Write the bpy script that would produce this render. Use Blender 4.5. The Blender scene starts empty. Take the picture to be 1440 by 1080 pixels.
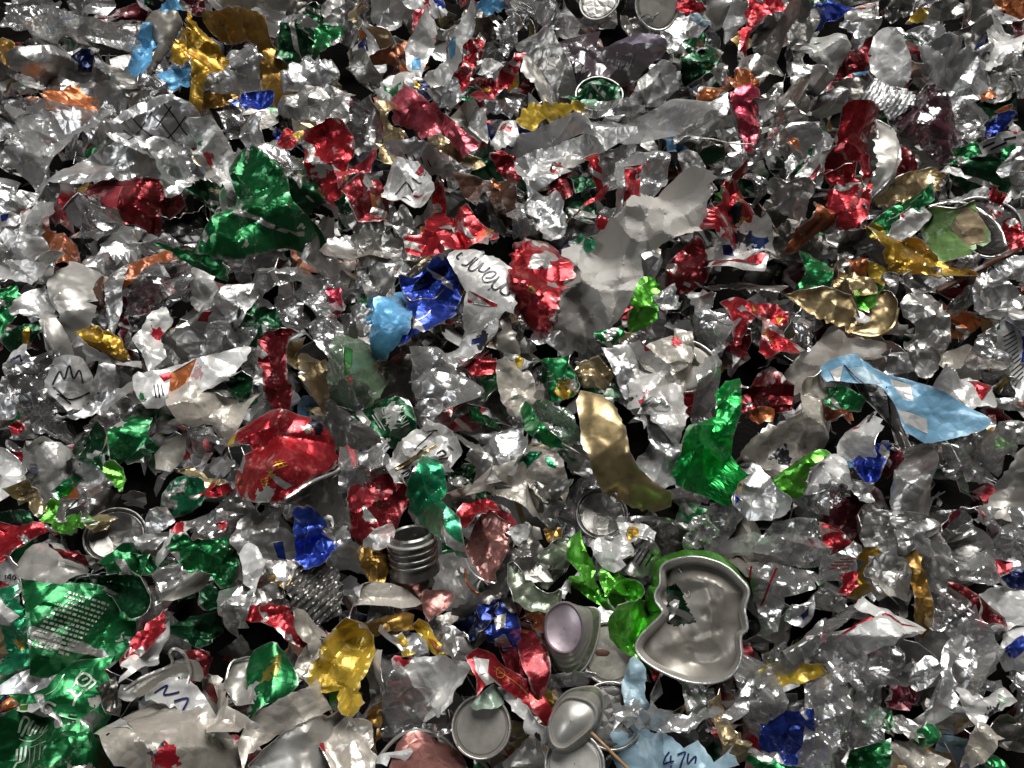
import bpy, math, random, re
import numpy as np
from mathutils import Vector, Matrix
from mathutils.geometry import delaunay_2d_cdt

# ------------------------------------------------------------------ camera, world, lamps, exposure
sc = bpy.context.scene
COL = sc.collection
PW, PH, FPX = 1440.0, 1080.0, 1088.0          # photograph size and focal length in its pixels
TH = math.radians(58)
DIST = 0.85
CAM = np.array([0.0, -DIST * math.cos(TH), 0.06 + DIST * math.sin(TH)])
FWD = np.array([0.0, math.cos(TH), -math.sin(TH)])
RGT = np.array([1.0, 0.0, 0.0])
UPV = np.array([0.0, math.sin(TH), math.cos(TH)])
cd = bpy.data.cameras.new('camera')
cam = bpy.data.objects.new('camera', cd)
COL.objects.link(cam)
cam.location = CAM
cam.rotation_euler = (math.pi / 2 - TH, 0, 0)
cd.sensor_width = 36.0
cd.lens = 36.0 * FPX / PW
cd.clip_start = 0.01
cd.clip_end = 50
sc.camera = cam

w = bpy.data.worlds.new('World')
sc.world = w
w.use_nodes = True
w.node_tree.nodes['Background'].inputs[0].default_value = (0.93, 0.97, 1.0, 1)
w.node_tree.nodes['Background'].inputs[1].default_value = 0.016

def lamp(name, loc, target, size, energy, col=(1, 1, 1), size_y=None):
    ld = bpy.data.lights.new(name, 'AREA')
    ld.energy = energy
    ld.color = col
    ld.size = size
    if size_y:
        ld.shape = 'RECTANGLE'
        ld.size_y = size_y
    o = bpy.data.objects.new(name, ld)
    COL.objects.link(o)
    o.location = loc
    o.rotation_euler = (Vector(target) - Vector(loc)).to_track_quat('-Z', 'Y').to_euler()
    return o
lamp('hall_lamp', (1.1, 2.9, 4.1), (0, 0.1, 0), 3.0, 430, (1, 0.985, 0.965), 3.0)
lamp('hall_lamp_side', (-2.6, -1.2, 2.8), (0, 0.1, 0), 1.2, 40, (0.94, 0.97, 1.0), 1.2)
sc.view_settings.view_transform = 'Standard'
sc.view_settings.look = 'None'
sc.view_settings.gamma = 1
sc.view_settings.exposure = -0.5
sc.view_settings.use_curve_mapping = False
sc.cycles.max_bounces = 5
sc.cycles.glossy_bounces = 2
sc.cycles.diffuse_bounces = 1
sc.cycles.transparent_max_bounces = 8
sc.cycles.caustics_reflective = False
sc.cycles.caustics_refractive = False

# ------------------------------------------------------------------ materials
def lin(h):
    v = [int(h[i:i + 2], 16) / 255 for i in (0, 2, 4)]
    return tuple(c / 12.92 if c <= 0.04045 else ((c + 0.055) / 1.055) ** 2.4 for c in v) + (1,)

MATS = {}
def mat(name, hexc, kind='foil', rough=0.33, metal=0.78, scuff=0.30, bump=0.07, alpha=0.5):
    m = bpy.data.materials.new(name)
    m.use_nodes = True
    nt = m.node_tree
    N = nt.nodes
    N.clear()
    def nd(t, **k):
        n = N.new(t)
        for a, b in k.items():
            setattr(n, a, b)
        return n
    lk = nt.links.new
    out = nd('ShaderNodeOutputMaterial')
    p = nd('ShaderNodeBsdfPrincipled')
    tc = nd('ShaderNodeTexCoord')
    oi = nd('ShaderNodeObjectInfo')
    sc_ = nd('ShaderNodeVectorMath', operation='ADD')
    mul = nd('ShaderNodeVectorMath', operation='SCALE')
    comb = nd('ShaderNodeCombineXYZ')
    for i in range(3):
        lk(oi.outputs['Random'], comb.inputs[i])
    lk(comb.outputs[0], mul.inputs[0])
    mul.inputs['Scale'].default_value = 7.3
    lk(tc.outputs['Object'], sc_.inputs[0])
    lk(mul.outputs[0], sc_.inputs[1])
    V = sc_.outputs[0]
    def noise(scale, det=4, rough_=0.6):
        n = nd('ShaderNodeTexNoise')
        n.inputs['Scale'].default_value = scale
        n.inputs['Detail'].default_value = det
        n.inputs['Roughness'].default_value = rough_
        lk(V, n.inputs['Vector'])
        return n
    def ramp(src, a, b):
        r = nd('ShaderNodeMapRange')
        r.clamp = True
        lk(src, r.inputs[0])
        r.inputs[1].default_value = a
        r.inputs[2].default_value = b
        return r
    base = lin(hexc)
    # grime: blotches of thin grey-brown dirt with a shape of their own
    gn = noise(55, 5, 0.65)
    gr = ramp(gn.outputs['Fac'], 0.50, 0.78) if kind not in ('film', 'frost') else ramp(gn.outputs['Fac'], 0.70, 1.2)
    mixg = nd('ShaderNodeMix', data_type='RGBA')
    mixg.inputs[6].default_value = base
    mixg.inputs[7].default_value = tuple(c_ * (0.70 if kind == 'bare' else 0.45) + 0.01 for c_ in base[:3]) + (1,)
    lk(gr.outputs[0], mixg.inputs[0])
    # each scrap has its own tone: clean and bright, or dull and dirty
    tone = nd('ShaderNodeValToRGB')
    te = tone.color_ramp.elements
    lo_, hi_ = ((0.58, 0.55, 0.51), (1.0, 1.0, 1.0)) if kind == 'bare' else ((0.74, 0.73, 0.71), (1.0, 1.0, 1.0))
    te[0].color, te[1].color = lo_ + (1,), hi_ + (1,)
    te[1].position = 0.7
    lk(oi.outputs['Random'], tone.inputs[0])
    mt = nd('ShaderNodeMix', data_type='RGBA', blend_type='MULTIPLY')
    mt.inputs[0].default_value = 1.0
    lk(mixg.outputs[2], mt.inputs[6])
    lk(tone.outputs[0], mt.inputs[7])
    mixg = mt
    # scuffed spots where print has rubbed off
    sn = noise(330, 3, 0.7)
    sn2 = noise(40, 3, 0.6)
    ad = nd('ShaderNodeMath', operation='MULTIPLY')
    lk(sn.outputs['Fac'], ad.inputs[0])
    lk(sn2.outputs['Fac'], ad.inputs[1])
    sr = ramp(ad.outputs[0], 0.335, 0.385)
    ms = nd('ShaderNodeMath', operation='MULTIPLY')
    lk(sr.outputs[0], ms.inputs[0])
    ms.inputs[1].default_value = scuff
    mixs = nd('ShaderNodeMix', data_type='RGBA')
    lk(ms.outputs[0], mixs.inputs[0])
    lk(mixg.outputs[2], mixs.inputs[6])
    mixs.inputs[7].default_value = (0.62, 0.60, 0.57, 1)
    # creases worn down to bare metal, and bands of pale print
    final = mixs.outputs[2]
    if kind == 'foil' and scuff > 0.05:
        banded = name in ('red', 'darkred', 'crimson', 'green', 'greendark', 'emerald', 'blue', 'navy', 'orange', 'redpale', 'maroon')
        wvt = nd('ShaderNodeTexWave', wave_type='BANDS', bands_direction='DIAGONAL')
        wvt.inputs['Scale'].default_value = 9.0
        wvt.inputs['Distortion'].default_value = 2.5
        wvt.inputs['Detail'].default_value = 1.0
        lk(V, wvt.inputs['Vector'])
        wr = ramp(wvt.outputs['Fac'], 0.93, 0.95)
        nm = ramp(noise(22, 2).outputs['Fac'], 0.54 if banded else 5.0, 0.55 if banded else 6.0)
        mm = nd('ShaderNodeMath', operation='MULTIPLY')
        lk(wr.outputs[0], mm.inputs[0])
        lk(nm.outputs[0], mm.inputs[1])
        mb = nd('ShaderNodeMix', data_type='RGBA')
        lk(mm.outputs[0], mb.inputs[0])
        lk(final, mb.inputs[6])
        mb.inputs[7].default_value = (0.62, 0.60, 0.56, 1) if sum(base[:3]) < 1.5 else (0.10, 0.10, 0.12, 1)
        vc = nd('ShaderNodeTexVoronoi', feature='F1')
        vc.inputs['Scale'].default_value = 62
        wc = nd('ShaderNodeVectorMath', operation='MULTIPLY_ADD')
        lk(noise(120, 2).outputs['Color'], wc.inputs[0])
        wc.inputs[1].default_value = (0.022, 0.022, 0.022)
        lk(V, wc.inputs[2])
        lk(wc.outputs[0], vc.inputs['Vector'])
        sepc = nd('ShaderNodeSeparateColor')
        lk(vc.outputs['Color'], sepc.inputs[0])
        thr = 0.905 if banded else (0.94 if name in ('white', 'whitewarm') else 5.0)
        pm = ramp(sepc.outputs[0], thr, thr + 0.02)
        pm2 = nd('ShaderNodeMath', operation='MULTIPLY')
        lk(pm.outputs[0], pm2.inputs[0])
        lk(ramp(noise(16, 1).outputs['Fac'], 0.50, 0.51).outputs[0], pm2.inputs[1])
        pr0 = nd('ShaderNodeValToRGB')
        pr0.color_ramp.interpolation = 'CONSTANT'
        cols_ = ['E6E4DE', 'D0A440', '20222A', 'D8D4CC'] if banded else ['B02430', '24407A', '33333A', '2E7A48']
        el = pr0.color_ramp.elements
        el[0].color = lin(cols_[0])
        el[1].position, el[1].color = 0.45, lin(cols_[1])
        for ps_, cc_ in ((0.62, cols_[2]), (0.8, cols_[3])):
            e2 = el.new(ps_)
            e2.color = lin(cc_)
        lk(sepc.outputs[1], pr0.inputs[0])
        mp_ = nd('ShaderNodeMix', data_type='RGBA')
        lk(pm2.outputs[0], mp_.inputs[0])
        lk(mb.outputs[2], mp_.inputs[6])
        lk(pr0.outputs[0], mp_.inputs[7])
        mb = mp_
        geo = nd('ShaderNodeNewGeometry')
        pr_ = ramp(geo.outputs['Pointiness'], 0.535, 0.60)
        wn = nd('ShaderNodeMath', operation='MULTIPLY')
        lk(pr_.outputs[0], wn.inputs[0])
        lk(ramp(sn2.outputs['Fac'], 0.40, 0.60).outputs[0], wn.inputs[1])
        mc = nd('ShaderNodeMix', data_type='RGBA')
        lk(wn.outputs[0], mc.inputs[0])
        lk(mb.outputs[2], mc.inputs[6])
        mc.inputs[7].default_value = (0.66, 0.64, 0.61, 1)
        final = mc.outputs[2]
    lk(final, p.inputs['Base Color'])
    p.inputs['Metallic'].default_value = metal
    rn = noise(120, 3)
    rr = nd('ShaderNodeMapRange')
    lk(rn.outputs['Fac'], rr.inputs[0])
    rr.inputs[1].default_value = 0.3
    rr.inputs[2].default_value = 0.7
    rr.inputs[3].default_value = max(0.05, rough - 0.05)
    rr.inputs[4].default_value = rough + 0.08
    lk(rr.outputs[0], p.inputs['Roughness'])
    # fine crinkle relief
    crease = None
    if kind in ('foil', 'bare', 'film') and bump > 0.065:
        ve = nd('ShaderNodeTexVoronoi', feature='DISTANCE_TO_EDGE')
        ve.inputs['Scale'].default_value = 85
        lk(V, ve.inputs['Vector'])
        crease = nd('ShaderNodeBump')
        crease.inputs['Strength'].default_value = 0.34
        crease.inputs['Distance'].default_value = 0.0032
        lk(ve.outputs['Distance'], crease.inputs['Height'])
    bp = crease
    if bp is None:
        bp = nd('ShaderNodeBump')
        bp.inputs['Strength'].default_value = bump
        bp.inputs['Distance'].default_value = 0.0012
        badd = noise(130, 4, 0.6) if kind != 'frost' else noise(900, 2, 0.6)
        lk(badd.outputs['Fac'], bp.inputs['Height'])
    lk(bp.outputs[0], p.inputs['Normal'])
    if kind == 'foil':
        p.inputs['Coat Weight'].default_value = 0.35
        p.inputs['Coat Roughness'].default_value = 0.12
    if kind in ('film', 'frost'):
        tr = nd('ShaderNodeBsdfTransparent')
        tr.inputs[0].default_value = (0.96, 0.96, 0.96, 1)
        tl = nd('ShaderNodeBsdfTranslucent')
        lk(mixs.outputs[2], tl.inputs[0])
        df = nd('ShaderNodeBsdfDiffuse')
        lk(mixs.outputs[2], df.inputs[0])
        lk(bp.outputs[0], df.inputs['Normal'])
        m1 = nd('ShaderNodeMixShader')
        m1.inputs[0].default_value = 0.40 if kind == 'film' else 0.15
        lk(df.outputs[0], m1.inputs[1])
        lk(tl.outputs[0], m1.inputs[2])
        am = nd('ShaderNodeMapRange')
        lk(noise(90, 4).outputs['Fac'], am.inputs[0])
        am.inputs[1].default_value = 0.3
        am.inputs[2].default_value = 0.7
        am.inputs[3].default_value = alpha - 0.04
        am.inputs[4].default_value = min(1, alpha + 0.06)
        m2 = nd('ShaderNodeMixShader')
        lk(am.outputs[0], m2.inputs[0])
        lk(tr.outputs[0], m2.inputs[1])
        lk(m1.outputs[0], m2.inputs[2])
        gl = nd('ShaderNodeBsdfGlossy')
        gl.inputs['Roughness'].default_value = rough
        lk(bp.outputs[0], gl.inputs['Normal'])
        m3 = nd('ShaderNodeMixShader')
        m3.inputs[0].default_value = 0.30 if kind == 'film' else 0.10
        lk(m2.outputs[0], m3.inputs[1])
        lk(gl.outputs[0], m3.inputs[2])
        lk(m3.outputs[0], out.inputs[0])
    else:
        lk(p.outputs[0], out.inputs[0])
    MATS[name] = m
    return m

for n_, h_, kw in [
    ('alu', 'E0E0DF', dict(kind='bare', rough=0.36, metal=0.86, scuff=0.0)),
    ('aludark', '8F8D89', dict(kind='bare', rough=0.34, metal=0.85, scuff=0.0)),
    ('smooth', 'C2BFB8', dict(kind='bare', rough=0.38, metal=0.50, scuff=0.0, bump=0.06)),
    ('rim', 'E2E0DC', dict(kind='bare', rough=0.28, metal=0.7, scuff=0.0, bump=0.1)),
    ('white', 'EEECE8', dict(rough=0.35, metal=0.25, scuff=0.3)),
    ('whitewarm', 'D6CEC1', dict(rough=0.36, metal=0.35, scuff=0.3)),
    ('red', 'C8343D', dict()), ('darkred', '8A262D', dict()), ('crimson', 'C44458', dict()),
    ('pink', 'D4606E', dict(metal=0.5)), ('redpale', 'D0505A', dict(metal=0.5)),
    ('green', '268047', dict(scuff=0.25)), ('greendark', '185230', dict(scuff=0.2)),
    ('emerald', '30A473', dict()), ('lime', '69C640', dict(scuff=0.15)),
    ('blue', '324DB4', dict(scuff=0.15)), ('navy', '16224F', dict(scuff=0.2)), ('sky', '69B2E2', dict(metal=0.25, rough=0.4)),
    ('brightgreen', '22B04E', dict(scuff=0.2)), ('lilacalu', 'BDAEB8', dict(metal=0.6, rough=0.4, bump=0.05, scuff=0.0)),
    ('labelblue', '86BCDD', dict(metal=0.1, rough=0.42, scuff=0.3)),
    ('paleblue', 'A4C3D2', dict(metal=0.1, rough=0.5)),
    ('gold', 'D0A43C', dict()), ('champagne', 'C9B48A', dict(scuff=0.1)), ('bronze', 'B8A276', dict(scuff=0.1, bump=0.06)),
    ('yellow', 'E2BE43', dict(metal=0.4)), ('orange', 'CC7744', dict(metal=0.55)), ('rust', 'AC6440', dict(metal=0.5)),
    ('goldbrown', 'A8813C', dict()), ('brown', '5A3A28', dict(metal=0.1, rough=0.5)),
    ('wood', 'B08A5E', dict(metal=0.0, rough=0.6, scuff=0.0)), ('copper', 'B06A44', dict(metal=0.7)),
    ('plum', '6A545E', dict(kind='film', metal=0.0, alpha=0.75)), ('lilac', '9E93A4', dict(metal=0.05, rough=0.5)),
    ('maroon', '5E1824', dict(metal=0.5)), ('maroonfilm', '6E3846', dict(kind='film', metal=0.0, alpha=0.7, rough=0.2)),
    ('mint', 'B6CDB6', dict(metal=0.2)), ('sage', '9AA48E', dict(metal=0.7)), ('rose', 'B88078', dict(metal=0.8, bump=0.2)),
    ('film', 'DEDCD8', dict(kind='film', metal=0.0, alpha=0.24, rough=0.24, scuff=0, bump=0.15)),
    ('filmdark', 'A8A6A4', dict(kind='film', metal=0.0, alpha=0.16, rough=0.22, scuff=0, bump=0.15)),
    ('filmgreen', 'A8CFA8', dict(kind='film', metal=0.0, alpha=0.55, rough=0.22)),
    ('filmwhite', 'E6E5E2', dict(kind='film', metal=0.0, alpha=0.42, rough=0.24, scuff=0, bump=0.2)),
    ('frost', 'F3EEE6', dict(kind='frost', metal=0.0, alpha=0.82, rough=0.3, bump=0.7, scuff=0)),
    ('frostgrey', 'A49C92', dict(kind='frost', metal=0.0, alpha=0.8, rough=0.4, bump=0.6)),
    ('leaf', '86B060', dict(metal=0.05, rough=0.5)), ('tan', 'B09A78', dict(metal=0.05, rough=0.55)),
    ('dust', 'A6A296', dict(metal=0.1, rough=0.6)),
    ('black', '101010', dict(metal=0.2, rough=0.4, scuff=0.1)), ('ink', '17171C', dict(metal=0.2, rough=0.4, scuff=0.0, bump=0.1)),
    ('inkblue', '1E2A66', dict(metal=0.2, rough=0.4, scuff=0.0)), ('inkpale', 'C6D6C2', dict(metal=0.5, rough=0.35, scuff=0.0)),
    ('inkgold', 'D8A83A', dict(metal=0.6, rough=0.35, scuff=0.0)), ('inkred', 'B8202C', dict(metal=0.4, rough=0.35, scuff=0.0)),
]:
    mat(n_, h_, **kw)

FILMS = {'film', 'filmdark', 'filmgreen', 'filmwhite', 'frost', 'frostgrey', 'plum', 'maroonfilm'}

# ------------------------------------------------------------------ geometry helpers
def nrm(v):
    v = np.asarray(v, float)
    return v / (np.linalg.norm(v, axis=-1, keepdims=True) + 1e-12)

def ray(px, py):
    return FWD + (px - PW / 2) / FPX * RGT - (py - PH / 2) / FPX * UPV

def heap_z(x, y):
    """upper skin of the heap above the floor: thin by the camera, thicker away from it"""
    return (0.050 + 0.045 / (1 + math.exp(-(y + 0.02) * 6))
            + 0.010 * math.sin(x * 9.1 + 1.3) * math.sin(y * 8.3 + 0.4) + 0.006 * math.sin(x * 21 + y * 17))

def on_heap(px, py, lift=0.0):
    d = ray(px, py)
    z = 0.07
    for _ in range(8):
        t = (z - CAM[2]) / d[2]
        P = CAM + t * d
        z = heap_z(P[0], P[1]) + lift
    return P

class Plane:
    """plane through P with normal N; maps photograph pixels to local metres"""
    def __init__(self, P, N):
        self.P = np.asarray(P, float)
        self.n = nrm(N)
        e1 = np.cross(np.array([0, 1.0, 0]), self.n)
        if np.linalg.norm(e1) < 0.2:
            e1 = np.cross(np.array([0, 0, 1.0]), self.n)
        self.e1 = nrm(e1)
        self.e2 = np.cross(self.n, self.e1)
    def local(self, pts):
        o = []
        for (x, y) in pts:
            d = ray(x, y)
            t = np.dot(self.P - CAM, self.n) / np.dot(d, self.n)
            q = CAM + t * d - self.P
            o.append((np.dot(q, self.e1), np.dot(q, self.e2)))
        return np.array(o)
    def matrix(self):
        M = Matrix.Identity(4)
        for i in range(3):
            M[i][0], M[i][1], M[i][2], M[i][3] = self.e1[i], self.e2[i], self.n[i], self.P[i]
        return M

def inside(pts, poly):
    x, y = pts[:, 0], pts[:, 1]
    c = np.zeros(len(pts), bool)
    j = len(poly) - 1
    for i in range(len(poly)):
        xi, yi = poly[i]
        xj, yj = poly[j]
        if yi != yj:
            c ^= ((yi > y) != (yj > y)) & (x < (xj - xi) * (y - yi) / (yj - yi) + xi)
        j = i
    return c

def edge_dist(pts, poly):
    a = poly
    b = np.roll(poly, -1, axis=0)
    d = np.full(len(pts), 1e9)
    for p, q in zip(a, b):
        v = q - p
        t = np.clip(((pts - p) @ v) / (v @ v + 1e-15), 0, 1)
        d = np.minimum(d, np.linalg.norm(pts - p - t[:, None] * v, axis=1))
    return d

def jagged(poly, step, amp, rng):
    """torn outline: every edge is split and its points thrown about"""
    out = []
    n = len(poly)
    for i in range(n):
        p, q = poly[i], poly[(i + 1) % n]
        L = np.linalg.norm(q - p)
        k = max(1, int(L / step))
        nv = np.array([-(q - p)[1], (q - p)[0]]) / (L + 1e-9)
        wild = rng.choice([0.12, 0.45, 1.7])
        for m in range(k):
            t = m / k
            j = rng.normal(0, 1) * amp * wild * (0.5 if m == 0 else 1.0)
            if rng.random() < 0.10:
                j *= 2.2
            out.append(p + (q - p) * t + nv * j + rng.normal(0, 0.25, 2) * amp)
    return np.array(out)

def spline(pts, per=6, closed=False):
    P = np.asarray(pts, float)
    n = len(P)
    if n < 3:
        return np.linspace(P[0], P[-1], per + 1)
    out = []
    rng_ = range(n if closed else n - 1)
    for i in rng_:
        if closed:
            p0, p1, p2, p3 = P[(i - 1) % n], P[i], P[(i + 1) % n], P[(i + 2) % n]
        else:
            p0, p1, p2, p3 = P[max(i - 1, 0)], P[i], P[i + 1], P[min(i + 2, n - 1)]
        for k in range(per):
            t = k / per
            out.append(0.5 * (2 * p1 + (p2 - p0) * t + (2 * p0 - 5 * p1 + 4 * p2 - p3) * t * t + (3 * p1 - p0 - 3 * p2 + p3) * t ** 3))
    if not closed:
        out.append(P[-1])
    return np.array(out)

def bend(V, d, s0, ang, R_):
    """roll everything beyond a line round a bar of radius R_"""
    s = V @ d - s0
    on = s > 0
    zz = V[:, 2].copy()
    th = np.clip(s / (R_ * abs(ang)), 0, 1) * ang
    rest = np.maximum(s - R_ * abs(ang), 0)
    sx = R_ * np.sin(np.abs(th)) + rest * np.cos(th) - zz * np.sin(th)
    sz = np.sign(ang) * R_ * (1 - np.cos(th)) + rest * np.sin(th) + zz * np.cos(th)
    return np.where(on[:, None], V - np.outer(s, d) - np.outer(zz, [0, 0, 1]) + np.outer(sx, d) + np.outer(sz, [0, 0, 1]), V)

class Crumple:
    """piecewise flat relief with sharp ridges (difference of two Voronoi polyhedra), curl and dome"""
    def __init__(self, L, rng, amp=1.0, curl=0.0, dome=0.0, pleat=0.0, poly=None, fine=1.0):
        self.L, self.amp, self.dome, self.poly, self.pleat = L, amp, dome, poly, pleat
        a = rng.uniform(0, math.pi)
        self.cd = np.array([math.cos(a), math.sin(a)])
        self.curl = curl
        self.oct = []
        for cell, wt in ((0.60 * L, 0.74), (0.28 * L, 0.34 * fine), (0.14 * L, 0.02 + 0.14 * (fine - 1))):
            k = int((1.5 * L / cell) ** 2) + 3
            self.oct.append((rng.uniform(-0.75 * L, 0.75 * L, (k, 2)), rng.uniform(-0.75 * L, 0.75 * L, (k, 2)), cell, wt))
        self.creases = []
        for _ in range(rng.integers(4, 8)):
            q = rng.uniform(0, 2 * math.pi)
            self.creases.append((np.array([math.cos(q), math.sin(q)]), rng.uniform(-0.42, 0.42) * L, rng.normal(0, 0.36), rng.uniform(0.0, 0.05) * L, rng.uniform(0, 6.28)))
        b = rng.uniform(0, math.pi)
        self.pd = np.array([math.cos(b), math.sin(b)])
        self.emax = None
        self.m0 = None
    def mid(self, h):
        if self.m0 is None:
            self.m0 = float(np.median(h))
        return self.m0
    def __call__(self, xy):
        xy = np.asarray(xy, float)
        h = np.zeros(len(xy))
        for d, o_, a_, wob, ph in self.creases:
            t = np.array([-d[1], d[0]])
            h += self.amp * a_ * np.abs(xy @ d - o_ + wob * np.sin(xy @ t / self.L * 4 + ph))
        lim = 0.20 * self.L
        h = lim * np.tanh((h - self.mid(h)) / lim)
        for c, d, cell, wt in self.oct:
            f = (2 * xy @ c.T - (c ** 2).sum(1)).max(1) - (2 * xy @ d.T - (d ** 2).sum(1)).max(1)
            h += self.amp * wt * f / (2 * cell)
        u = xy @ self.cd / (self.L / 2)
        h -= self.curl * self.L * u * u
        if self.dome and self.poly is not None:
            e = edge_dist(xy, self.poly)
            if self.emax is None:
                self.emax = max(e.max(), 1e-4)
            t = np.clip(e / self.emax, 0, 1)
            h += self.dome * np.sqrt(np.clip(1 - (1 - t) ** 2, 0, 1)) * np.where(inside(xy, self.poly), 1, 0)
        if self.pleat:
            t = (xy @ self.pd) / 0.006 + 0.6 * np.sin(xy @ self.cd / 0.02)
            h += self.pleat * (np.abs((t % 1.0) - 0.5) * 2)
        return h

def add_obj(name, verts, faces, mats, mi=None, parent=None, matrix=None, sharp=30):
    me = bpy.data.meshes.new(name)
    me.from_pydata([tuple(v) for v in verts], [], faces)
    for m in mats:
        me.materials.append(MATS[m])
    if mi is not None:
        me.polygons.foreach_set('material_index', np.asarray(mi, np.int32))
    me.polygons.foreach_set('use_smooth', np.ones(len(me.polygons), bool))
    me.update()
    if sharp:
        me.set_sharp_from_angle(angle=math.radians(sharp))
    o = bpy.data.objects.new(name, me)
    COL.objects.link(o)
    if parent is not None:
        o.parent = parent
    if matrix is not None:
        o.matrix_local = matrix
    return o

def tag(o, label=None, cat=None, group=None, kind=None):
    if label: o['label'] = label
    if cat: o['category'] = cat
    if group: o['group'] = group
    if kind: o['kind'] = kind
    return o

def shell(V, T, t):
    """give an open triangle sheet real thickness; returns verts, faces, and per-face side (0 front, 1 back, 2 torn rim)"""
    V = np.asarray(V)
    T = np.asarray(T)
    fn = np.cross(V[T[:, 1]] - V[T[:, 0]], V[T[:, 2]] - V[T[:, 0]])
    vn = np.zeros_like(V)
    for k in range(3):
        np.add.at(vn, T[:, k], fn)
    vn = nrm(vn)
    n = len(V)
    VV = np.vstack([V, V - vn * t])
    F = [tuple(f) for f in T] + [(c + n, b + n, a + n) for a, b, c in T]
    side = [0] * len(T) + [1] * len(T)
    cnt = {}
    for a, b, c in T:
        for e in ((a, b), (b, c), (c, a)):
            cnt[e] = cnt.get(e, 0) + 1
    for (a, b) in list(cnt):
        if (b, a) not in cnt:
            F.append((b, a, a + n, b + n))
            side.append(2)
    return VV, F, side

def tri_sheet(outline, spacing, rng, regions=()):
    """triangulate a torn outline with scattered inner points; region borders are kept as edges"""
    mn, mx = outline.min(0), outline.max(0)
    gx = np.arange(mn[0], mx[0], spacing)
    gy = np.arange(mn[1], mx[1], spacing * 0.87)
    G = np.array([(x + (0.5 * spacing if j % 2 else 0), y) for j, y in enumerate(gy) for x in gx]) if len(gx) and len(gy) else np.zeros((0, 2))
    if len(G):
        G = G + rng.uniform(-0.28, 0.28, G.shape) * spacing
        G = G[inside(G, outline)]
    if len(G):
        G = G[edge_dist(G, outline) > 0.45 * spacing]
    pts = [tuple(p) for p in outline]
    edges = [(i, (i + 1) % len(outline)) for i in range(len(outline))]
    for r in regions:
        s = len(pts)
        pts += [tuple(p) for p in r]
        edges += [(s + i, s + (i + 1) % len(r)) for i in range(len(r))]
    pts += [tuple(p) for p in G]
    res = delaunay_2d_cdt([Vector(p) for p in pts], edges, [], 0, 1e-6)
    P = np.array([(v.x, v.y) for v in res[0]])
    T = np.array([f for f in res[2] if len(f) == 3])
    c = P[T].mean(1)
    a = np.cross(P[T[:, 1]] - P[T[:, 0]], P[T[:, 2]] - P[T[:, 0]])
    T = T[inside(c, outline) & (np.abs(a) > 1e-10)]
    a = np.cross(P[T[:, 1]] - P[T[:, 0]], P[T[:, 2]] - P[T[:, 0]])
    T[a < 0] = T[a < 0][:, ::-1]
    used = np.unique(T)
    mp = -np.ones(len(P), int)
    mp[used] = np.arange(len(used))
    return P[used], mp[T]

def tube(path, r, k=6, closed=False, flat=1.0):
    """round bar swept along a 3-D path"""
    P = np.asarray(path, float)
    n = len(P)
    if closed:
        tg = nrm(np.roll(P, -1, 0) - np.roll(P, 1, 0))
    else:
        tg = nrm(np.gradient(P, axis=0))
    ref = np.array([0.13, 0.21, 0.97])
    V = []
    for i in range(n):
        a = nrm(np.cross(tg[i], ref))
        b = np.cross(a, tg[i])
        for j in range(k):
            th = 2 * math.pi * j / k
            V.append(P[i] + r * (math.cos(th) * a * flat + math.sin(th) * b))
    F = []
    for i in range(n if closed else n - 1):
        for j in range(k):
            i2 = (i + 1) % n
            F.append((i * k + j, i * k + (j + 1) % k, i2 * k + (j + 1) % k, i2 * k + j))
    if not closed:
        F.append(tuple(range(k))[::-1])
        F.append(tuple((n - 1) * k + j for j in range(k)))
    return V, F

def ribbon_faces(path, width, hf, off):
    """flat printed stroke laid on a crumpled sheet"""
    P = np.asarray(path, float)
    tg = nrm(np.gradient(P, axis=0))
    nv = np.stack([-tg[:, 1], tg[:, 0]], 1)
    n = len(P)
    wv = np.full(n, width / 2)
    V2 = np.vstack([P + nv * wv[:, None], P, P - nv * wv[:, None]])
    h = hf(V2) + off
    V = np.column_stack([V2, h])
    F = []
    for i in range(n - 1):
        F.append((i, i + n, i + n + 1, i + 1))
        F.append((i + n, i + 2 * n, i + 2 * n + 1, i + n + 1))
    F = [f[::-1] for f in F]
    # make faces point up
    a = V2[F[0][1]] - V2[F[0][0]]
    b = V2[F[0][2]] - V2[F[0][0]]
    if a[0] * b[1] - a[1] * b[0] < 0:
        F = [f[::-1] for f in F]
    return V, F

# ------------------------------------------------------------------ labels
COLOUR = {'alu': 'bare silver', 'aludark': 'dull grey', 'smooth': 'smooth grey', 'white': 'white printed', 'whitewarm': 'off-white',
          'red': 'bright red', 'darkred': 'dark red', 'crimson': 'crimson', 'pink': 'pink', 'redpale': 'pale red', 'green': 'green',
          'greendark': 'dark green', 'emerald': 'emerald green', 'lime': 'lime green', 'blue': 'royal blue', 'navy': 'navy blue',
          'sky': 'sky blue', 'labelblue': 'sky blue', 'paleblue': 'pale blue', 'gold': 'gold', 'champagne': 'champagne gold', 'bronze': 'bronze', 'yellow': 'yellow',
          'orange': 'orange', 'rust': 'rust orange', 'goldbrown': 'brownish gold', 'brown': 'brown', 'plum': 'plum tinted', 'lilac': 'lilac', 'brightgreen': 'bright green', 'lilacalu': 'pale lilac',
          'maroon': 'maroon', 'maroonfilm': 'maroon tinted', 'mint': 'pale mint', 'sage': 'grey-green', 'rose': 'rose tinted', 'film': 'clear',
          'filmdark': 'smoky clear', 'filmgreen': 'green tinted clear', 'filmwhite': 'milky', 'frost': 'frosted', 'frostgrey': 'frosted grey',
          'leaf': 'leaf green', 'tan': 'tan', 'dust': 'dusty grey', 'black': 'black', 'copper': 'copper', 'wood': 'wooden', 'rim': 'silver'}
LANDMARKS = []      # (pixel x, pixel y, short noun phrase)
PENDING = []        # things waiting for a label made from the landmarks round them

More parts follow.
